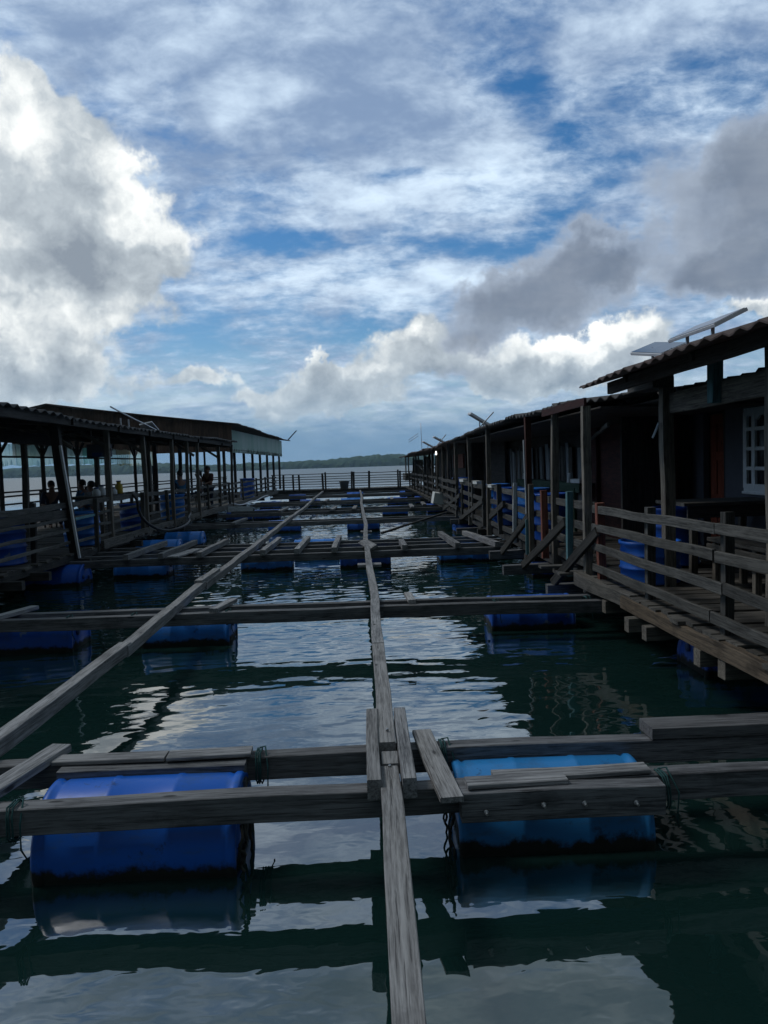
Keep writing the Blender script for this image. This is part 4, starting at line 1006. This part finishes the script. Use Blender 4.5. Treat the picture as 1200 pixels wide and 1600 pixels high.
# white plastic downpipe by the leaning post
one('white_pipe', 'white', 'thin white pipe fixed to the leaning front post of the left hall', 'pipe', (-4.70, 12.90, .42), (-4.775, 12.55, 2.28), .04, .04)
solar('solar panel on white tubes low on the left roof edge', (-4.85, 18.2, 2.86), (.3, .5, .03), (R(-20), R(-12), R(0)), [((-4.9, 16.2, 2.75), (-4.9, 16.2, 2.95)), ((-4.85, 16.6, 2.75), (-4.85, 16.6, 2.95)), ((-4.78, 15.2, 3.10), (-4.72, 18.3, 2.80))])
solar('corner of a solar panel above the roof at the left picture edge', (-4.75, 9.55, 2.88), (.5, .8, .04), (R(6), R(-20), 0), [((-4.8, 9.5, 2.74), (-4.8, 9.5, 2.86))])
bk = thing('hanging_basket', 'pale wire basket hanging under the left roof', 'basket', (-5.3, 16.0, 2.15))
MB().box((-5.3, 16.0, 2.28), (.42, .3, .26), cham=.02).build('basket_body', 'greywall', bk); MB().box((-5.3, 15.84, 2.20), (.2, .02, .08)).build('blue_liner', 'tub', bk)
for x in (-5.45, -5.15): MB().tube([(x, 16, 2.4), (x, 16, 2.72)], .008, 6).build('hanger', 'metal', bk)
# higher far hall
h6 = thing('open_hall', 'higher far hall on the left with brown boarded gable and pale side screen', 'hall', (-8.5, 42, .5), 'open halls along the left')
corr_roof('roof', 'roof', h6, [(-5.15, 33.8, 3.80), (-5.05, 38, 3.78), (-4.85, 44, 3.68), (-4.42, 51, 3.60)], [(-13.4, 33.8, 4.92), (-13.3, 38, 4.9), (-13., 44, 4.85), (-13, 51, 4.8)], pitch=.3, seed=29, sag=.04)
corr_roof('roof', 'roof', h6, [(-15.2, 33.8, 4.55), (-15.2, 51, 4.5)], [(-13.4, 33.8, 4.92), (-13, 51, 4.8)], pitch=.3, seed=30, sag=.0)
gb = MB(); rg = random.Random(5); x = -15
while x < -5.6:
    w_ = .19; zt = 3.78+(-5.6-x)*.135 if x < -13.4+8 else 3.78
    zt = min(zt, 4.84-max(0, (-13.4-x))*.2); gb.timber((x+w_/2, 34.0, 2.62), (x+w_/2, 34.0, zt), w_, .025, tint=rg.uniform(.75, 1.2), seg=1, wob=0, cham=.003); x += w_
gb.build('gable_wall', 'slat', h6)
def P2(u, v):
    y = 34.1+14.6*u; return V(-5.75+.95*u+.02*math.sin(u*240), y, 3.62-.10*u+(2.60-.05*u-3.62+.10*u)*v)
b = MB(); b.sheet(P2, 240, 3, .006); b.build('side_screen', 'sidesheet', h6)
tb((-5.78, 34.1, 2.72), (-4.84, 48.6, 2.70), .06, .06, tint=.9).build('screen_rail', 'shade', h6)
for k in range(8):
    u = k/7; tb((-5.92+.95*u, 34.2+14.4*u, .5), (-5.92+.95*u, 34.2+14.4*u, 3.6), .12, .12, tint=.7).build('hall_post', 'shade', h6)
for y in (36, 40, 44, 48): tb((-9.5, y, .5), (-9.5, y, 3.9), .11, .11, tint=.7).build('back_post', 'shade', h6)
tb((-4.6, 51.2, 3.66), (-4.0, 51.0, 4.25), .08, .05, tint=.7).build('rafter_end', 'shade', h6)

# items on the left
barrel('dark blue barrel low behind the left rails near the picture edge', -5.45, 11.6, .5, .72, .42, DEEP)
barrel('blue barrel behind the left railing beside the leaning post', -5.15, 14.35, .5, .62, .32, MID)
barrel('second blue barrel behind the left railing under the hose', -5.15, 17.7, .5, .6, .32, DEEP)
barrel('blue barrel behind the left railing past the hose', -5.15, 21.3, .5, .68, .33, MID)
barrel('blue barrel standing on the raft by the far left hall', -5.1, 35.2, .5, .9, .32, DEEP)
bt = thing('blue_crate', 'dark blue crate with pale rim at the far left edge inside the hall', 'crate', (-6.9, 12.4, 1.1))
MB().box((-6.95, 12.6, 1.22), (.75, .5, .26), cham=.02).build('crate_body', 'tub', bt); MB().box((-6.95, 12.6, 1.36), (.8, .54, .03), cham=.01).build('rim', 'greycloth', bt)
MB().box((-6.95, 12.6, 1.07), (.9, .6, .04)).build('stand_top', 'deck', bt)
for x in (-7.3, -6.6): tb((x, 12.5, .5), (x, 12.5, 1.05), .06, .06).build('stand_leg', 'post', bt)
bkt = thing('grey_bin', 'grey plastic bin standing by the far end railing', 'bin', (-.84, 43.75, .52))
MB().lathe([(0, .2), (.01, .215), (.4, .27), (.43, .285), (.46, .285), (.455, .25), (.42, .25), (.05, .2)], (0, 0, 1), (-.84, 43.75, .52), 24).build('shell', 'bin', bkt)
for s_ in (-1, 1): MB().box((-.84+s_*.28, 43.75, .92), (.05, .12, .03)).build('handle', 'bin', bkt)
hp = [(-5.0, 16.55, 1.34), (-4.85, 16.4, 1.38), (-4.70, 16.35, 1.25), (-4.68, 16.4, 1.0), (-4.62, 16.6, .78), (-4.5, 16.9, .60), (-4.35, 17.2, .5), (-4.2, 17.6, .50), (-4.15, 18.3, .53), (-4.25, 19.2, .58), (-4.5, 20.2, .6), (-4.6, 21., .66)]
tag(MB().tube(smooth(hp), .032, 8).build('black_hose', 'black'), 'thick black hose looping over the left railing down to the raft', 'hose')
hp2 = [(-4.75, 28, .62), (-4.4, 28.6, .5), (-4.25, 30, .55), (-4.3, 32, .5), (-4.35, 35, .55), (-4.5, 38, .5)]
tag(MB().tube(smooth(hp2), .025, 8).build('grey_hose', 'metal'), 'thin grey hose wandering along the far left boardwalk edge', 'hose')
one('pale_plank', 'paleboard', 'short pale plank sticking out over the water from the far left boardwalk', 'board', (-4.5, 26.3, .46), (-3.75, 26.9, .42), .05, .20, tint=1.5)
ft = thing('fish_table', 'cluttered worktop with pale things inside the left hall', 'table', (-5.9, 17.3, .5))
MB().box((-5.9, 17.8, 1.30), (.9, 2.6, .05)).build('table_top', 'deck', ft)
for x in (-6.25, -5.55):
    for y in (16.7, 18.9): tb((x, y, .5), (x, y, 1.28), .07, .07).build('leg', 'post', ft)
for i, (x, y, lb, mt, h_) in enumerate(((-5.75, 17.0, 'white jar on the cluttered worktop in the left hall, nearest', 'foam', .16), (-5.8, 17.5, 'white jar in the middle of the cluttered worktop in the left hall', 'foam', .2), (-5.7, 18.0, 'white jar on the cluttered worktop beside the yellow can', 'foam', .14), (-5.75, 18.6, 'yellow can on the cluttered worktop in the left hall', 'yellow', .28))):
    t = thing('jar', lb, 'jar', (x, y, 1.325), 'jars on the worktop')
    MB().lathe([(0, .08), (.01, .09), (h_*.7, .09), (h_*.85, .05), (h_, .05)], (0, 0, 1), (x, y, 1.325), 14).build('shell', mt, t); MB().lathe([(0, .056), (.03, .056)], (0, 0, 1), (x, y, 1.325+h_), 12).build('lid', 'tub', t)

lf = MB(); lf.ring_loft([[V(.83+.05*u, 5.36+.016*s_*(1-u*u)+.01*u, .028+.006*u*u) for s_ in (-1, 0, 1)] for u in (-1, -.5, 0, .5, .95)], [[V(0, 0, 0)]*3]*5, 1., cap=False, close=False)
tag(lf.build('floating_leaf', 'shade'), 'small dark leaf floating on the bright water right of the centre plank', 'leaf')

# ------------------------------------------------------------------ people
DG = bpy.context
def skin_mesh(name, mat, parent, chains, sub=2, root=0):
    # chains: dict joint -> (pos, r); edges list
    J, E = chains
    names = list(J); ix = {n: i for i, n in enumerate(names)}
    me = bpy.data.meshes.new(name); o0 = ORG[parent]
    me.from_pydata([V(J[n][0])-o0 for n in names], [(ix[a], ix[b]) for a, b in E], [])
    ob = bpy.data.objects.new(name, me); COL.objects.link(ob)
    sk = ob.modifiers.new('skin', 'SKIN'); sk.use_smooth_shade = True
    if not me.skin_vertices: me.skin_vertices.new()
    for i, n in enumerate(names):
        d = me.skin_vertices[0].data[i]; d.radius = (J[n][1], J[n][1] if len(J[n]) < 3 else J[n][2]); d.use_root = (i == root)
    ss = ob.modifiers.new('sub', 'SUBSURF'); ss.levels = sub; ss.render_levels = sub
    bpy.context.view_layer.update()
    dg = bpy.context.evaluated_depsgraph_get()
    m2 = bpy.data.meshes.new_from_object(ob.evaluated_get(dg)); m2.materials.clear(); m2.materials.append(M[mat])
    bpy.data.objects.remove(ob)
    ob = bpy.data.objects.new(name, m2); COL.objects.link(ob); ob.parent = parent; ORG[ob] = o0.copy()
    return ob
def hand(J, E, wrist, pfx, d, side):
    # palm, four unequal curled fingers and a thumb
    w = V(J[wrist][0]); d = V(d).normalized(); s_ = V(side).normalized(); n = d.cross(s_)
    p = w+d*.06; J[pfx+'palm'] = (p, .022); E.append((wrist, pfx+'palm'))
    for k, (o_, L) in enumerate(((-.028, .066), (-.009, .078), (.010, .073), (.028, .058))):
        a = p+d*.035+s_*o_; b = a+d*L*.5+n*.012; c2 = b+d*L*.35+n*.03
        for q, v_ in (('a', a), ('b', b), ('c', c2)): J['%sf%d%s' % (pfx, k, q)] = (v_, .0085)
        E += [(pfx+'palm', '%sf%da' % (pfx, k)), ('%sf%da' % (pfx, k), '%sf%db' % (pfx, k)), ('%sf%db' % (pfx, k), '%sf%dc' % (pfx, k))]
    a = w+d*.03+s_*-.04; b = a+d*.035+s_*-.012+n*.01
    J[pfx+'ta'] = (a, .010); J[pfx+'tb'] = (b, .009); E += [(pfx+'palm', pfx+'ta'), (pfx+'ta', pfx+'tb')]
def person(label, x, y, z, face, shirt, hairlen=.05, lean=.08, standing=False, seat_h=.42, scale=1., pants='navy'):
    t = thing('person', label, 'person', (x, y, z), 'people in the left hall')
    f = V(math.sin(face), math.cos(face), 0); sd_ = V(f.y, -f.x, 0); up = V(0, 0, 1)
    def pt(fw_, rt, h): return V(x, y, z)+(f*fw_+sd_*rt+up*h)*scale
    hip = .88 if standing else seat_h+.10
    J = {}; E = []
    J['pelvis'] = (pt(0, 0, hip), .13, .10); J['waist'] = (pt(lean*.3, 0, hip+.18), .12, .09); J['chest'] = (pt(lean, 0, hip+.38), .145, .10)
    J['neck'] = (pt(lean*1.4, 0, hip+.53), .052); J['jaw'] = (pt(lean*1.5+.03, 0, hip+.605), .062, .07); J['skull'] = (pt(lean*1.5+.01, 0, hip+.70), .078, .092); J['crown'] = (pt(lean*1.5, 0, hip+.765), .05)
    E += [('pelvis', 'waist'), ('waist', 'chest'), ('chest', 'neck'), ('neck', 'jaw'), ('jaw', 'skull'), ('skull', 'crown')]
    J['nose'] = (pt(lean*1.5+.118, 0, hip+.66), .011); E.append(('jaw', 'nose'))
    for s_, nm in ((-1, 'l'), (1, 'r')):
        J[nm+'ear'] = (pt(lean*1.5, s_*.088, hip+.675), .016); E.append(('skull', nm+'ear'))
        J[nm+'sh'] = (pt(lean, s_*.19, hip+.46), .058); J[nm+'el'] = (pt(lean+.06, s_*.23, hip+.20), .043); J[nm+'wr'] = (pt(lean+.29, s_*.14, hip+.14), .028)
        E += [('chest', nm+'sh'), (nm+'sh', nm+'el'), (nm+'el', nm+'wr')]
        hand(J, E, nm+'wr', nm, f*.9-up*.2-sd_*s_*.2, sd_*(s_))
        if standing:
            J[nm+'hp'] = (pt(0, s_*.09, hip-.08), .088); J[nm+'kn'] = (pt(.03, s_*.10, .47), .058); J[nm+'an'] = (pt(0, s_*.11, .08), .038)
        else:
            J[nm+'hp'] = (pt(.08, s_*.09, hip-.02), .088); J[nm+'kn'] = (pt(.46, s_*.13, seat_h+.06), .06); J[nm+'an'] = (pt(.42, s_*.12, .08), .038)
        J[nm+'to'] = (V(J[nm+'an'][0])+(f*.17-up*.045)*scale, .032)
        E += [('pelvis', nm+'hp'), (nm+'hp', nm+'kn'), (nm+'kn', nm+'an'), (nm+'an', nm+'to')]
    J = {k: (v_[0],)+tuple(q*scale for q in v_[1:]) for k, v_ in J.items()}
    skin_mesh('body', 'skin', t, (J, E))
    def sub_(keys, grow):
        js = {k: (J[k][0],)+tuple(q+grow for q in J[k][1:]) for k in keys}
        return js, [(a, b) for a, b in E if a in js and b in js]
    Js, Es = sub_(['pelvis', 'waist', 'chest', 'lsh', 'lel', 'rsh', 'rel'], .016)
    skin_mesh('shirt', shirt, t, (Js, Es))
    Jp, Ep = sub_(['pelvis', 'lhp', 'lkn', 'lan', 'rhp', 'rkn', 'ran'], .014)
    skin_mesh('trousers', pants, t, (Jp, Ep))
    hd = pt(lean*1.5-.018, 0, hip+.715)
    b = MB(); rings = []
    for i in range(8):
        a = i/7*1.9; rings.append([hd+sd_*(.088*math.sin(a+.02)*math.cos(q))*scale+f*(.108*math.sin(a+.02)*math.sin(q))*scale+up*(.095*math.cos(a)-(hairlen*max(0, -math.sin(q)) if i > 5 else 0))*scale for q in [6.28318*j/16 for j in range(16)]])
    b.ring_loft(rings, rings, 1., smooth=True); b.build('hair', 'hair', t)
    return t
def seat(label, x, y, h, z=.5):
    t = thing('stool', label, 'stool', (x, y, z), 'stools in the left hall')
    MB().box((x, y, z+h-.02), (.36, .36, .04)).build('seat', 'deck', t)
    for a in (-.14, .14):
        for b in (-.14, .14): tb((x+a, y+b, z), (x+a, y+b, z+h-.04), .035, .035).build('leg', 'post', t)
person('person in dark navy top seated with back to us, by the leaning post', -7.75, 19.6, .5, R(150), 'navy', lean=.05, seat_h=.28); seat('stool under the seated person in navy top near the leaning post', -7.75, 19.6, .30)
person('person in dark top seated sideways leaning left, behind the left railing', -7.05, 20.2, .5, R(-70), 'bluecloth', lean=.12, seat_h=.28, pants='bluecloth'); seat('stool under the person leaning left behind the railing', -7.05, 20.2, .30)
person('person in pale grey top seated bent forward beside another behind the left railing', -6.70, 19.8, .5, R(-60), 'greycloth', lean=.12, seat_h=.24, pants='greycloth'); seat('stool under the bent person in pale grey top', -6.70, 19.8, .26)
person('person in blue shirt seated alone farther down the left hall', -5.5, 24.0, .5, R(-40), 'bluecloth', lean=.06, seat_h=.44); seat('stool under the person in the blue shirt', -5.5, 24.0, .46)
person('smaller person with long dark hair beside the tallest person in the left hall', -5.32, 26.0, .5, R(-100), 'greycloth', hairlen=.2, lean=.04, seat_h=.44); seat('stool under the smaller long-haired person', -5.32, 26.0, .46)
person('tallest person in dark red top standing near the far end of the left hall', -5.05, 26.1, .5, R(-150), 'redcloth', lean=.04, standing=True, scale=.87)

# ------------------------------------------------------------------ air over the bay
hz = MB(); hz.box((0, 700, 17.5), (3800, 1600, 38), cham=0.001)
hm = bpy.data.materials.new('air_haze'); hm.use_nodes = True; ht = NT(hm.node_tree); hm.node_tree.nodes.clear()
pv = ht.new('ShaderNodeVolumePrincipled'); pv.inputs['Color'].default_value = (.62, .86, 1, 1); pv.inputs['Density'].default_value = .00022; pv.inputs['Anisotropy'].default_value = .6
oo = ht.new('ShaderNodeOutputMaterial'); ht.l.new(pv.outputs[0], oo.inputs['Volume'])
M['haze'] = hm
HZ = 1
if HZ: tag(hz.build('haze', 'haze'), kind='stuff')
